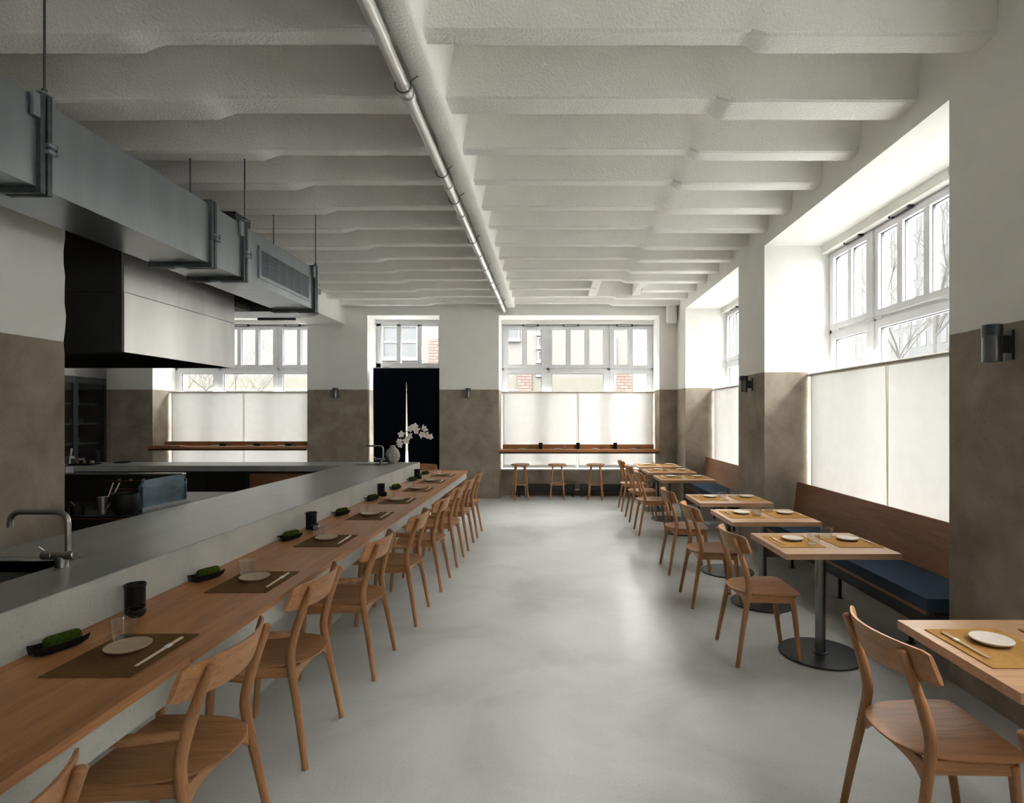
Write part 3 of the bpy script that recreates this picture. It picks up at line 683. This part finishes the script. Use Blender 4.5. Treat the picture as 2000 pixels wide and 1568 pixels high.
# ------------------------------------------------------------------ benches
def bench(y0, y1, where):
    t = thing('window_bench', 'oak window bench with tall slanted back '+where, 'bench', (2.5, (y0+y1)/2, 0), 0, 'benches under the side windows')
    g = G(); v = [(2.685, .40), (2.705, .40), (2.765, .843), (2.742, .845)]
    rows = [[g.bm.verts.new((x, y, z)) for x, z in v] for y in (y0+.002, y1-.03)]
    for k in range(4): g.bm.faces.new((rows[0][k], rows[0][(k+1) % 4], rows[1][(k+1) % 4], rows[1][k]))
    g.bm.faces.new(rows[0]); g.bm.faces.new(rows[1][::-1]); g.build('backrest', 'bench_oak', t, bevel=.002, world=True)
    G().box(2.30, 2.70, y0+.002, y1-.03, .382, .402).build('seat_board', 'black', t, world=True)
    G().box(2.282, 2.30, y0+.05, y1-.03, .372, .406).build('front_strip', 'bench_oak', t, bevel=.001, world=True)
    G().box(2.42, 2.45, y0+.002, y1-.03, .215, .382).build('front_panel', 'black', t, world=True)
    n = 3
    for k in range(n):
        y = y0+.55+(y1-y0-1.0)*k/(n-1)
        G().box(2.50, 2.52, y-.012, y+.012, 0, .39).box(2.49, 2.53, y-.025, y+.025, 0, .006).build('foot', 'black', t, world=True)
    c = G().box(2.262, 2.684, y0+.006, y1-.05, .404, .482).build('seat_cushion', 'cushion', bevel=.012, seg=3)
    tag(c, 'long dark blue wool cushion on the bench '+where, 'cushion', 'navy bench cushions')
bench(3.41, 6.36, 'beside the nearest big pillar')
bench(7.24, 10.10, 'in the far corner window bay')

# ------------------------------------------------------------------ window shelves, stools, radiators
def shelf(x0, x1, z, m, label):
    t = thing('wall_shelf', label, 'shelf', ((x0+x1)/2, 10.9, z), 0, 'eating shelves across the back windows')
    G().box(x0, x1, 10.76, 11.16, z-.042, z).build('shelf_board', m, t, bevel=.002, world=True)
    G().box(x0+.03, x1-.03, 10.79, 10.83, z-.072, z-.042).box(x0+.03, x1-.03, 10.83, 11.1, z-.050, z-.042).build('steel_angle', 'black', t, world=True)
    G().box(x0+.06, x1-.06, 11.135, 11.158, z, z+.085).build('upstand', m, t, bevel=.002, world=True)
shelf(-1.005, 2.075, .925, 'oak_x', 'long oak shelf across the back window above the stools')
shelf(-7.68, -4.625, .985, 'red_oak', 'reddish wooden shelf across the window beyond the kitchen')
G().box(-7.66, -7.0, 10.72, 10.9, .9855, 1.01).build('serving_board', 'red_oak', bevel=.002)
tag(bpy.data.objects['serving_board'], 'reddish wooden board lying at the left end of the kitchen-side shelf', 'board')
for i, x in enumerate((-.562, .13, .85, 1.57)):
    w_ = '%s from the left on the shelf behind the stools' % ['first', 'second', 'third', 'fourth'][i]
    place(pp2, up2, (x, 10.93, .926), 0, 'pale plate, '+w_, 'plates on the window shelf')
    place(tp, utm, (x+.145, 11.05, .926), 0, 'clear tumbler, '+w_, 'tumblers on the window shelf')
for i, x in enumerate((-.20, .527, 1.253)):
    place(bc, ubc, (x, 11.07, .926), 0, 'black cup on the shelf above the stools, %s' % ['left of three', 'middle of three', 'right of three'][i], 'black cups on the window shelf')
for i, x in enumerate((-6.46, -5.80, -5.19)):
    w_ = '%s of three on the reddish kitchen-side shelf' % ['leftmost', 'middle', 'rightmost'][i]
    place(pp2, up2, (x, 10.93, .986), 0, 'pale plate, '+w_, 'plates on the kitchen-side shelf')
    place(tr, utr, (x+.11, 11.0, .9875), R(70), 'black towel tray, '+w_, 'towel trays on the kitchen-side shelf')
    place(tw, utw, (x+.11, 11.0, .988), R(70), 'green rolled towel in tray, '+w_, 'rolled towels on the kitchen-side shelf')
    place(tp, utm, (x+.215, 11.04, .986), 0, 'clear tumbler, '+w_, 'tumblers on the kitchen-side shelf')
place(tp, utm, (-7.30, 10.98, .986), 0, 'single clear tumbler at the left end of the reddish shelf', 'tumblers on the kitchen-side shelf')
def stool():
    t = thing('bar_stool', '', 'stool')
    G().lathe([(0, .634), (.155, .634), (.170, .641), (.174, .652), (.171, .661), (.16, .665), (.08, .6625), (0, .661)], 40).build('seat', 'chair_x', t)
    for k in range(4):
        a = R(45+90*k); c, s = math.cos(a), math.sin(a)
        G().tube([(.186*c, .186*s, 0), (.158*c, .158*s, .28), (.118*c, .118*s, .636)], [.0125, .0145, .0155], 12).build('leg', 'chair_z', t)
    G().tube([(.143*math.cos(R(10*k)), .143*math.sin(R(10*k)), .285) for k in range(37)], .009, 8, cap=False).build('foot_ring', 'chair_x', t)
    return t
sp, usx = stool(), [False]
for i, (x, rz) in enumerate(((-.578, 12), (.119, 0), (.843, -9))):
    place(sp, usx, (x, 10.72, 0), R(rz), 'round oak bar stool under the window shelf, %s' % ['left of three', 'middle of three', 'right of three'][i], 'oak stools at the back window')
def radiator(x0, x1, label):
    t = thing('radiator', label, 'radiator', ((x0+x1)/2, 11.08, 0), 0, 'low black radiators behind the stools')
    for k in range(3): G().box(x0, x1, 11.02, 11.09, .095+.050*k, .1445+.050*k).build('tube', 'black', t, bevel=.004, world=True)
    n = int((x1-x0)/.03); g = G()
    for k in range(n): g.box(x0+.02+k*.03, x0+.024+k*.03, 11.09, 11.13, .10, .245)
    g.build('fin_block', 'black', t, world=True)['kind'] = 'stuff'
    for x in (x0+.03, x1-.06): G().box(x, x+.03, 11.04, 11.10, 0, .098).box(x-.01, x+.04, 11.02, 11.12, 0, .005).build('foot', 'black', t, world=True)
radiator(-.66, .47, 'long low black radiator under the back window, left one')
radiator(.56, 1.72, 'long low black radiator under the back window, right one')
tag(G().tube([(.47, 11.08, .13), (.56, 11.08, .13)], .013, 10).build('radiator_pipe', 'steel'), 'short steel pipe joining the two black radiators', 'pipe')
tag(G().tube([(1.72, 11.12, .20), (1.98, 11.12, .20), (1.98, 11.15, .24), (1.98, 11.19, .24)], .010, 10).build('radiator_pipe', 'rod'), 'thin pale pipe from the right radiator to the wall', 'pipe')
o = thing('wall_socket', 'white wall socket low in the far corner bay', 'socket', (2.83, 9.85, .3))
G().box(2.825, 2.839, 9.80, 9.90, .25, .35).build('plate', 'outlet', o, bevel=.003, world=True); G().lathe([(0, -.002), (.02, -.002), (.02, .004), (.0, .001)], 16, (-.006, 0, 0), 'x').build('insert', 'kraft', o)

# ------------------------------------------------------------------ wall lamps
def lamp():
    t = thing('wall_lamp', '', 'lamp')          # local: wall plane at y=0, lamp towards -y
    G().lathe([(0, -.095), (.044, -.095), (.044, .035), (.040, .035), (0, .030)], 32, (0, -.10, 0)).build('lower_shade', 'sconce', t)
    G().lathe([(.0, .036), (.0465, .036), (.0465, .095), (.043, .097), (.040, .090), (0, .09)], 32, (0, -.10, 0)).build('upper_shade', 'sconce_cap', t)
    G().box(-.012, .012, -.06, -.015, -.05, .04).build('arm', 'sconce_cap', t, bevel=.002)
    G().box(-.022, .022, -.015, 0, -.085, .07).build('mount', 'sconce_cap', t, bevel=.003)
    return t
lp, ul = lamp(), [False]
place(lp, ul, (XR, 2.95, 1.96), R(-90), 'dark cylindrical wall lamp on the nearest right pillar', 'cylinder wall lamps')
place(lp, ul, (XR, 6.75, 1.955), R(-90), 'dark cylindrical wall lamp on the second right pillar', 'cylinder wall lamps')
place(lp, ul, (-4.06, YB, 2.00), 0, 'cylindrical wall lamp on the pier left of the navy curtain', 'cylinder wall lamps')
place(lp, ul, (-1.56, YB, 1.995), 0, 'cylindrical wall lamp on the pier right of the navy curtain', 'cylinder wall lamps')

# ------------------------------------------------------------------ ceiling pipe
t = thing('ceiling_pipe', 'long silver pipe running along the ceiling towards the back wall', 'pipe', (-.86, 3, 3.56))
xp = -.885
G().tube([(xp, -5, 3.565), (xp, 3.0, 3.565)], .040, 20).build('pipe_length', 'pipe', t, world=True)
G().tube([(xp, 3.0, 3.565), (xp, 5.6, 3.565)], .036, 20).build('pipe_length', 'pipe', t, world=True)
G().tube([(xp, 5.6, 3.565), (xp, 8.4, 3.565)], .036, 20).build('pipe_length', 'pipe', t, world=True)
G().tube([(xp, 8.4, 3.565), (xp, 10.79, 3.565)], .036, 20).build('pipe_length', 'pipe', t, world=True)
for y in (2.2, 3.45, 3.52, 4.9, 5.6, 7.0, 8.4, 9.6):
    c = G().lathe([(.037, -.02), (.045, -.02), (.045, .02), (.037, .02)], 20, (xp, y, 3.565), 'y').build('pipe_sleeve', 'pipe', t, world=True)
for y in (3.40, 4.62, 5.2, 6.4, 7.6, 8.8, 10.0):
    G().tube([(xp+.048*math.cos(R(a)), y, 3.565+.048*math.sin(R(a))) for a in range(-200, 30, 15)], .004, 6).tube([(xp+.046, y, 3.585), (xp+.10, y, 3.625)], .004, 6).build('pipe_clip', 'galv_dark', t, world=True)

# ------------------------------------------------------------------ galvanised duct
DX, DL, DZ0, DZ1 = -2.45, -2.86, 2.678, 3.100
duct = thing('ventilation_duct', 'galvanised square air duct hung under the ceiling over the bar', 'duct', (-2.65, 4, 2.9))
g = G(); rows = []; y = -3.0; k = 0
path = []
while y < 5.9:
    path.append((y, 0 if k % 2 == 0 else .0022)); y += .075; k += 1
path.append((5.9, 0))
for y, d in path: rows.append([g.bm.verts.new(p) for p in ((DX+d*.6, y, DZ0-d), (DX+d*.6, y, DZ1), (DL, y, DZ1), (DL, y, DZ0-d))])
cxe, cye = -2.95, 5.9
for a in range(6, 91, 6):
    c, s = math.cos(R(a)), math.sin(R(a)); o_, i_ = .5, .09
    rows.append([g.bm.verts.new(p) for p in ((cxe+o_*c, cye+o_*s, DZ0), (cxe+o_*c, cye+o_*s, DZ1), (cxe+i_*c, cye+i_*s, DZ1), (cxe+i_*c, cye+i_*s, DZ0))])
rows.append([g.bm.verts.new(p) for p in ((-6.2, 6.4, DZ0), (-6.2, 6.4, DZ1), (-6.2, 5.99, DZ1), (-6.2, 5.99, DZ0))])
for a, b in zip(rows, rows[1:]):
    for k in range(4): g.bm.faces.new((a[k], a[(k+1) % 4], b[(k+1) % 4], b[k]))
g.bm.faces.new(rows[0]); g.bm.faces.new(rows[-1][::-1])
g.build('duct_casing', 'galv', duct, world=True, smooth=20)
for y in (.4, 2.736, 4.10, 4.525, 5.886):
    f = G()
    for a, b in ((-.032, -.006), (.006, .032)):
        f.box(DX-.002, DX+.022, y+a, y+b, DZ0-.03, DZ1+.03).box(DL-.022, DL+.002, y+a, y+b, DZ0-.03, DZ1+.03).box(DL, DX, y+a, y+b, DZ0-.03, DZ0-.002).box(DL, DX, y+a, y+b, DZ1, DZ1+.03)
    fo = f.build('flange', 'galv_dark', duct, bevel=.002, world=True)
    G().box(DX+.018, DX+.045, y-.012, y+.05, DZ0+.17, DZ0+.185).box(DX+.018, DX+.045, y-.012, y+.05, DZ0+.20, DZ0+.215).box(DX+.035, DX+.05, y+.03, y+.045, DZ0+.165, DZ0+.22).build('clamp', 'galv', duct, bevel=.001, world=True)
    G().box((DX+DL)/2-.03, (DX+DL)/2+.03, y-.045, y+.045, DZ0-.042, DZ0-.03).build('clamp', 'galv', duct, bevel=.001, world=True)
for y in (2.736, 4.525, 5.886):
    for x, s in ((DX+.012, 1), (DL-.012, -1)):
        G().tube([(x, y, DZ1+.02), (x, y, 3.98)], .0055, 8).build('hanging_rod', 'galv_dark', duct, world=True)
        G().box(x-.004 if s > 0 else x-.012, x+.012 if s > 0 else x+.004, y-.072, y-.035, DZ1-.10, DZ1+.012).box(x-.02, x+.02, y-.03, y+.03, DZ1+.028, DZ1+.036).build('hanger_plate', 'galv', duct, bevel=.001, world=True)
        G().lathe([(0, 0), (.013, 0), (.013, .02), (0, .02)], 6, (x, y, DZ1+.036)).build('nut', 'galv_dark', duct, world=True)
G().box(-3.15, -2.75, 6.10, 6.13, DZ0-.07, DZ0-.045).build('support_channel', 'galv_dark', duct, bevel=.002, world=True)
gx = DX+.003
gr = ring(G(), 0, 1.0, 2.735, 3.005, .028, 0, .012)
for v in gr.bm.verts: v.co = Vector((gx+.012-v.co.y, 4.75+v.co.x, v.co.z))
gro = gr.build('grille', 'galv', duct, world=True, bevel=.001)
G().box(gx-.002, gx+.0005, 4.77, 5.73, 2.755, 2.985).build('grille_back', 'black', duct, world=True)
for k in range(15):
    z = 2.772+.0145*k
    s = G().box(gx+.004, gx+.011, 4.778, 5.722, z, z+.005).build('slat', 'galv', gro); 
for k in range(1, 6): G().box(gx, gx+.008, 4.778+.157*k-.002, 4.778+.157*k+.002, 2.763, 2.977).build('upright', 'galv', gro)
for c in gro.children:    # bring the pieces into the grille's own frame
    c.data.transform(Matrix.Translation(-duct.location))
tag(G().box(-4.9, -3.12, 5.62, 5.9, 2.66, 3.6).build('dark_duct_face', 'dark_hood', bevel=.004), 'dark metal exhaust box behind the steel hood', 'duct')  # added box standing for the duct's near face, dark with kitchen reflections

# ------------------------------------------------------------------ steel hood
HX, HL, HN, HF, HB = -3.10, -5.0, 4.13, 5.57, 2.047
hood = thing('extractor_hood', 'big brushed steel extractor hood hanging over the kitchen range', 'extractor hood', (-4, 4.8, 2.5))
G().box(HX-.02, HX, HN, HF, HB, 2.482).build('side_panel', 'hood', hood, bevel=.002, world=True)
G().box(HX-.02, HX-.002, HN, HF, 2.487, 3.3).build('upper_side_panel', 'hood', hood, bevel=.002, world=True)
G().box(HL, HX-.075, HN, HN+.02, HB, 2.482).build('front_panel', 'dark_hood', hood, bevel=.002, world=True)
G().box(HX-.072, HX-.0205, HN, HN+.02, HB, 3.3).build('corner_strip', 'dark_hood', hood, bevel=.002, world=True)
G().box(HL, HX-.075, HN, HN+.02, 2.487, 3.3).build('front_panel', 'dark_hood', hood, bevel=.002, world=True)
G().box(HL, HX-.02, HF-.02, HF, HB, 3.3).build('rear_panel', 'dark_hood', hood, world=True)
G().box(HL, HL+.02, HN+.02, HF-.02, HB, 3.3).build('far_side_panel', 'dark_hood', hood, world=True)
G().box(HL, HX, HN, HF, 3.3, 3.32).build('top_panel', 'dark_hood', hood, world=True)
G().box(HL+.02, HX-.02, HN+.02, HF-.02, 2.16, 2.18).build('inner_plate', 'black', hood, world=True)
for k in range(14):
    x = HX-.12-.125*k
    G().hexa([(x-.10, HN+.03, 2.125), (x, HN+.03, 2.125), (x, HN+.5, 2.155), (x-.10, HN+.5, 2.155), (x-.10, HN+.03, 2.135), (x, HN+.03, 2.135), (x, HN+.5, 2.16), (x-.10, HN+.5, 2.16)]).build('filter', 'dark_hood', hood, world=True)

# ------------------------------------------------------------------ kitchen range and what stands on it
rg = thing('kitchen_range', 'dark range island under the hood with a blue-filmed side guard', 'range', (-3.8, 4.4, 0))
G().box(-5.0, -2.97, 3.98, 5.2, .08, .845).build('cabinet', 'oven', rg, bevel=.004, world=True)
G().box(-5.0, -2.92, 3.96, 5.24, .845, .88).build('worktop', 'oven', rg, bevel=.004, world=True)
G().box(-4.9, -3.05, 4.05, 5.1, 0, .08).build('plinth', 'black', rg, world=True)
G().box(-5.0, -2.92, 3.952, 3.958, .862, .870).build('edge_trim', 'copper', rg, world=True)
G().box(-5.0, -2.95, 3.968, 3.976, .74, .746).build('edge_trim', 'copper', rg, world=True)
G().box(-5.0, -3.02, 4.66, 4.70, .88, 1.10).build('back_guard', 'oven', rg, world=True)
for z in (.92, .98, 1.045): G().box(-3.65, -3.03, 4.652, 4.658, z, z+.006).build('reflection_rail', 'copper', rg, world=True)  # added rails painting the grill's orange inner reflections
g = G(); v = [(4.16, .90), (4.66, .90), (4.66, 1.075), (4.63, 1.105), (4.20, 1.105), (4.16, 1.065)]
rows = [[g.bm.verts.new((x, y, z)) for y, z in v] for x in (-3.02, -3.0)]
for k in range(6): g.bm.faces.new((rows[0][k], rows[0][(k+1) % 6], rows[1][(k+1) % 6], rows[1][k]))
g.bm.faces.new(rows[0]); g.bm.faces.new(rows[1][::-1]); g.build('side_guard', 'filmed', rg, world=True)
G().box(-3.0, -2.988, 4.16, 4.67, 1.03, 1.048).box(-3.0, -2.985, 4.16, 4.17, .90, 1.06).box(-3.0, -2.985, 4.65, 4.66, .90, 1.07).build('guard_edge', 'filmed', rg, bevel=.002, world=True)
G().box(-3.02, -2.975, 4.14, 4.68, .882, .902).build('guard_foot', 'steel', rg, bevel=.002, world=True)
G().box(-5.0, -3.02, 4.655, 4.705, 1.10, 1.112).build('guard_cap', 'steel', rg, world=True)
for k in range(5): G().lathe([(0, 0), (.009, .0), (.009, .02), (0, .024)], 12, (-3.12-.10*k, 4.62, 1.06), 'y').build('knob', 'steel', rg, world=True)
def sit(o, x, y, z): o.location = (x, y, z); return o
def bowlpot(r, h, m, name='cooking_pot'):
    return G().lathe([(0, 0), (r*.75, 0), (r*.98, h*.25), (r*1.04, h*.6), (r*.95, h*.93), (r*1.02, h), (r*.97, h), (r*.9, h*.9), (r*.95, h*.55), (r*.7, h*.08), (0, h*.06)], 32).build(name, m)
sit(tag(bowlpot(.085, .155, 'matt_black'), 'round black cooking pot at the near corner of the range', 'pot'), -3.045, 4.07, .881)
c = sit(tag(G().lathe([(0, 0), (.026, 0), (.031, .12), (.034, .122), (.030, .122), (.024, .006), (0, .005)], 28).build('steel_beaker', 'steel'), 'small steel beaker beside the black cooking pot', 'beaker'), -3.20, 4.06, .881)
for k in (0, 1): tag(G().tube([(-3.205+.02*k, 4.06, .89), (-3.15+.045*k, 4.09, 1.10)], [.003, .0045], 8).build('wooden_stick', 'chop'), 'thin wooden cooking stick in the beaker, %s one' % ('left', 'right')[k], 'cooking stick', 'sticks in the steel beaker')
sit(tag(G().lathe([(0, 0), (.017, 0), (.018, .01), (.018, .05), (.016, .053), (.014, .05), (.014, .01), (0, .006)], 20).build('spice_glass', 'tumbler'), 'tiny glass jar between the beaker and the black pot', 'jar'), -3.135, 4.0, .881)
for k in range(3):
    x = -3.36-.115*k; w_ = ['right', 'middle', 'left'][k]
    sit(tag(G().lathe([(0, 0), (.040, 0), (.043, .066), (.045, .068), (.040, .068), (.038, .006), (0, .005)], 24).build('sauce_tub', 'matt_black'), 'small dark tub on the range, %s of three' % w_, 'tub', 'dark tubs on the range'), x, 4.03, .881)
    tag(G().tube([(x+.02, 4.03, .90), (x-.06, 4.05, .972)], [.004, .003], 8).build('wooden_spoon', 'chop'), 'thin wooden spoon in the %s dark tub' % w_, 'spoon', 'spoons in the dark tubs')
# cabinets below the far ledge
cb = thing('drawer_cabinet', 'reddish wooden drawer cabinet under the far ledge', 'cabinet', (-3.4, 7.4, 0))
G().box(-3.84, -2.70, 7.24, 7.66, .08, .872).build('carcass', 'black', cb, world=True)
for k in range(4):
    for a, b in ((-3.83, -3.28), (-3.27, -2.71)): G().box(a, b, 7.222, 7.24, .66-.19*k, .84-.19*k).build('drawer', 'red_oak', cb, bevel=.002, world=True)
cb = thing('black_cabinet', 'long black cabinet under the far ledge beyond the range', 'cabinet', (-5, 7.4, 0))
G().box(-6.0, -3.86, 7.24, 7.66, 0, .872).build('carcass', 'black', cb, world=True)
for k in range(4): G().box(-5.98+.53*k, -5.46+.53*k, 7.222, 7.24, .06, .85).build('door', 'oven', cb, bevel=.002, world=True)
tag(G().box(-2.60, -2.58, 2.8, 7.0, .1, .87).box(-2.60, -1.95, -.9, 1.7, .1, .5).build('bar_back_panel', 'black'), 'black panel closing the kitchen side of the bar', 'panel')
# fridge
fr = thing('display_fridge', 'tall black glass-fronted fridge against the left kitchen wall', 'fridge', (-8.7, 10.0, 0))
fx, y0, y1 = -8.40, 9.35, 10.74
G().box(-9.1, fx-.03, y0, y0+.03, 0, 2.5).box(-9.1, fx-.03, y1-.03, y1, 0, 2.5).box(-9.1, -9.05, y0, y1, 0, 2.5).box(-9.1, fx-.03, y0, y1, 2.27, 2.5).box(-9.1, fx-.03, y0, y1, 0, .12).build('cabinet', 'black', fr, world=True)
dg = glassy('dark_door_glass', (.45, .52, .58), 1.7, .05, .03)
for ya, yb in ((y0, 10.05), (10.055, y1)):
    f = G(); f.box(fx-.03, fx, ya, ya+.045, .12, 2.27).box(fx-.03, fx, yb-.05, yb, .12, 2.27).box(fx-.03, fx, ya+.045, yb-.05, .12, .2).box(fx-.03, fx, ya+.045, yb-.05, 2.16, 2.27)
    fo = f.build('door', 'base_black', fr, bevel=.003, world=True)
    p = G().box(fx-.018, fx-.012, ya+.045, yb-.05, .2, 2.16).build('door_glass', dg, fo, smooth=0); p.data.transform(Matrix.Translation(-fr.location))
G().box(fx-.03, fx, y0, y1, 2.275, 2.5).build('top_panel', 'tap', fr, bevel=.003, world=True)
for z in (.62, 1.06, 1.42, 1.78):
    G().box(-9.0, fx-.10, y0+.04, y1-.04, z, z+.012).build('shelf', 'tap', fr, world=True)
    G().box(fx-.10, fx-.085, y0+.55, y1-.12, z-.01, z+.022).build('shelf_label_rail', 'outlet', fr, world=True)
for k, (x, z) in enumerate(((10.22, 1.434), (10.42, 1.434), (10.33, 1.074), (10.33, 1.794))):
    sit(tag(G().lathe([(0, 0), (.035, 0), (.036, .08), (.028, .09), (.028, .10), (0, .10)], 16).build('jar', 'kraft'), 'pale jar in the dark fridge, %s' % ['left of two on the upper middle shelf', 'right of two on the upper middle shelf', 'alone on the lower middle shelf', 'alone on the top shelf'][k], 'jar', 'jars in the fridge'), -8.62, x, z)
# things standing on the far ledge's left end
def led(px, Y): return ((px-1076)*Y/1110, Y, LZ+.0005)
def put(o, px, Y): o.location = led(px, Y); return o
put(tag(G().lathe([(0, 0), (.032, 0), (.032, .165), (.03, .17), (0, .17)], 24).build('canister', 'matt_black'), 'tall black canister on the far ledge before the fridge', 'canister'), 189, 7.5)
put(tag(G().lathe([(0, 0), (.045, 0), (.045, .10), (.04, .10), (.038, .01), (0, .01)], 24).build('utensil_pot', 'steel'), 'steel utensil pot at the left end of the far ledge', 'pot'), 137, 7.45)
o = tag(G().tube([(0, 0, .012), (.02, 0, .20)], [.008, .012], 10).build('wooden_spoon', 'chop'), 'wooden spoon upright in the steel utensil pot', 'spoon'); put(o, 137, 7.45)
put(tag(G().box(-.05, .05, -.05, .05, 0, .075).build('steel_insert', 'steel', bevel=.006), 'square steel container beside the utensil pot', 'container'), 152, 7.4)
put(tag(G().box(-.14, .14, -.09, .09, 0, .018).build('black_tray', 'matt_black', bevel=.005), 'flat black tray on the far ledge before the canister', 'tray'), 166, 7.3)
for k in range(5):
    o = put(tag(bowlpot(.024, .035, ['plate', 'matt_black'][k % 2], 'spice_bowl'), 'tiny bowl on the black tray, %s from the left' % ['first', 'second', 'third', 'fourth', 'fifth'][k], 'bowl', 'bowls on the black tray'), 152+7*k, 7.3); o.location.z += .018
put(tag(bowlpot(.10, .014, 'matt_black', 'black_dish'), 'shallow black dish near the back edge of the far ledge', 'dish'), 239, 7.6)
o = tag(G().box(-.06, .06, -.06, .06, 0, .12).build('plastic_box', 'kraft', bevel=.006), 'grey plastic box at the extreme left end of the far ledge', 'box'); o.location = (-5.945, 6.95, .83)
G().box(-6.3, -5.87, 6.82, 7.13, 0, .829).build('side_cabinet', 'oven', bevel=.004); tag(bpy.data.objects['side_cabinet'], 'narrow dark cabinet at the left end of the far ledge', 'cabinet')

# ------------------------------------------------------------------ outside: street, houses, bare trees
struct(G().box(-90, 90, -40, 140, -.5, -.35).build('ground', 'pavement', smooth=0))
h = thing('apartment_house', 'pale plastered apartment house across the street behind', 'building', (-15, 31, -.35))
G().box(-40, 4.35, 30, 42, -.35, 20).build('wall', 'facade', h, world=True)
G().box(-40, 4.3, 29.93, 30, -.35, 3.55).build('ground_floor', 'ext_beige', h, world=True)
def ext_win(par, x0, x1, z0, z1, y=30, bars=2):
    f = G(); ring(f, x0, x1, z0, z1, .09, y-.10, y+.02)
    for k in range(1, bars): zz = z0+(z1-z0)*k/bars; f.box(x0, x1, y-.09, y, zz-.05, zz+.05)
    f.box(x0-.05, x1+.05, y-.2, y, z0-.12, z0)
    fo = f.build('window', 'ext_trim', par, world=True)
    p = G().box(x0+.09, x1-.09, y-.04, y-.02, z0+.09, z1-.09).build('pane', 'ext_glass', fo); p.data.transform(Matrix.Translation(-par.location))
for x in (-36, -31.5, -26): 
    for z in (4.6, 8.2, 11.8, 15.4): ext_win(h, x, x+1.7, z, z+1.75)
for z in (4.55, 8.2, 11.8, 15.4): ext_win(h, -8.9, -7.0, z, z+1.75)
for z in (5.55, 8.9, 12.2): ext_win(h, -2.35, -1.65, z, z+1.2, bars=1)
for k in range(9): ext_win(h, -.72, -.22, 3.7+.72*k, 4.25+.72*k, bars=1)
for k in range(6): ext_win(h, 2.95, 3.25, 2.3+.6*k, 2.75+.6*k, bars=1)
def bricks(x0, x1, z0, z1, y):
    pier = G().box(x0, x1, y, y+.2, z0, z1).build('brick_pier', 'ext_beige', h, world=True)
    bw, bh = .42, .155; pro = None; r = 0; z = z0
    me = [G().box(0, bw-.03, -.03, .0, 0, bh-.025).build('brick', BR[k], pier, smooth=0) for k in range(3)]
    first = [True]*3; n = 0
    while z < z1-.1:
        x = x0 if r % 2 == 0 else x0-bw/2
        while x < x1-.1:
            xa = max(x, x0)
            k = (n*7+r) % 3
            o = me[k] if first[k] else me[k].copy()
            if not first[k]: COL.objects.link(o); o.parent = pier
            first[k] = False
            o.location = Vector((xa, y, z))-h.location; o.scale = ((min(x+bw, x1)-xa)/bw, 1, 1)
            n += 1; x += bw
        z += bh; r += 1
bricks(-1.75, -1.0, 1.9, 4.2, 29.85); bricks(3.45, 4.3, 1.9, 4.2, 29.85); bricks(-6.35, -5.7, 3.9, 5.6, 29.85)
G().box(-40, -1.75, 29.88, 29.93, 2.85, 2.95).build('cornice', 'ext_trim', h, world=True)
G().box(1.0+2.1, 3.45, 29.9, 29.99, 1.9, 5.7).build('corner_pilaster', 'ext_trim', h, world=True)
# office block to the right
ob = thing('office_block', 'large white office block with rows of windows seen through the side window', 'building', (55, 95, -.35))
G().box(50, 62, -50, 150, -.35, 36).build('wall', 'facade_b', ob, world=True)  # stretched unseen along the street to block low sky light
wp = G().box(-.05, .06, 0, 1.05, 0, 1.9).build('window', 'office_pane', ob, smooth=0); first = True
for j in range(11):
    for i in range(30):
        y = 62+1.95*i; z = 1.5+3.1*j
        px, py = 1076+1110*50/y, 810-1110*(z-1.59)/y
        if not (1400 < px < 1880 and 380 < py < 830): continue
        o = wp if first else wp.copy()
        if not first: COL.objects.link(o); o.parent = ob
        first = False; o.location = Vector((50, y, z))-ob.location
def tree(x, y, hgt, seed, label, spread=1.0, name='bare_tree'):
    t = thing(name, label, 'tree', (x, y, -.35)); rt = random.Random(seed); g = G(); tr_ = G()
    tops = []
    def grow(p, d, L, r, lv, G_):
        pts = [p]; q = Vector(p); dd = d.copy()
        for k in range(4):
            dd = (dd+Vector((rt.uniform(-1, 1), rt.uniform(-1, 1), rt.uniform(-.3, .6)))*.16*spread).normalized(); q = q+dd*L/4; pts.append(q.copy())
        G_.tube(pts, [.75*r*(1-.16*k) for k in range(5)], 6 if lv < 2 else 4, cap=False)
        if lv >= 5: return
        for k in range(3 if lv else 5):
            i = rt.choice((2, 3, 4)) if lv else rt.choice((3, 4)); ax = Vector((rt.uniform(-1, 1), rt.uniform(-1, 1), rt.uniform(.1, .9))).normalized()
            nd = (dd*.75+ax*.8*spread).normalized(); grow(pts[i], nd, L*rt.uniform(.58, .78), r*.52, lv+1, g)
    grow(Vector((0, 0, 0)), Vector((0, 0, 1)), hgt*.36, hgt*.010, 0, tr_)
    tr_.build('trunk', 'bark', t, smooth=60); g.build('branches', 'bark', t, smooth=0)['kind'] = 'stuff'
tree(13.5, 20, 13, 4, 'bare street tree outside the side window, nearer one')
tree(17, 30, 14, 9, 'bare street tree outside the side window, farther one')
tree(5.6, 22, 9, 5, 'bare tree seen through the right pane of the back window')
tree(-12.5, 19, 6.2, 8, 'bare tree outside the window beyond the kitchen, left one', 1.3)
tree(-9.6, 18, 5.4, 12, 'small bare tree outside the window beyond the kitchen, right one', 1.2)
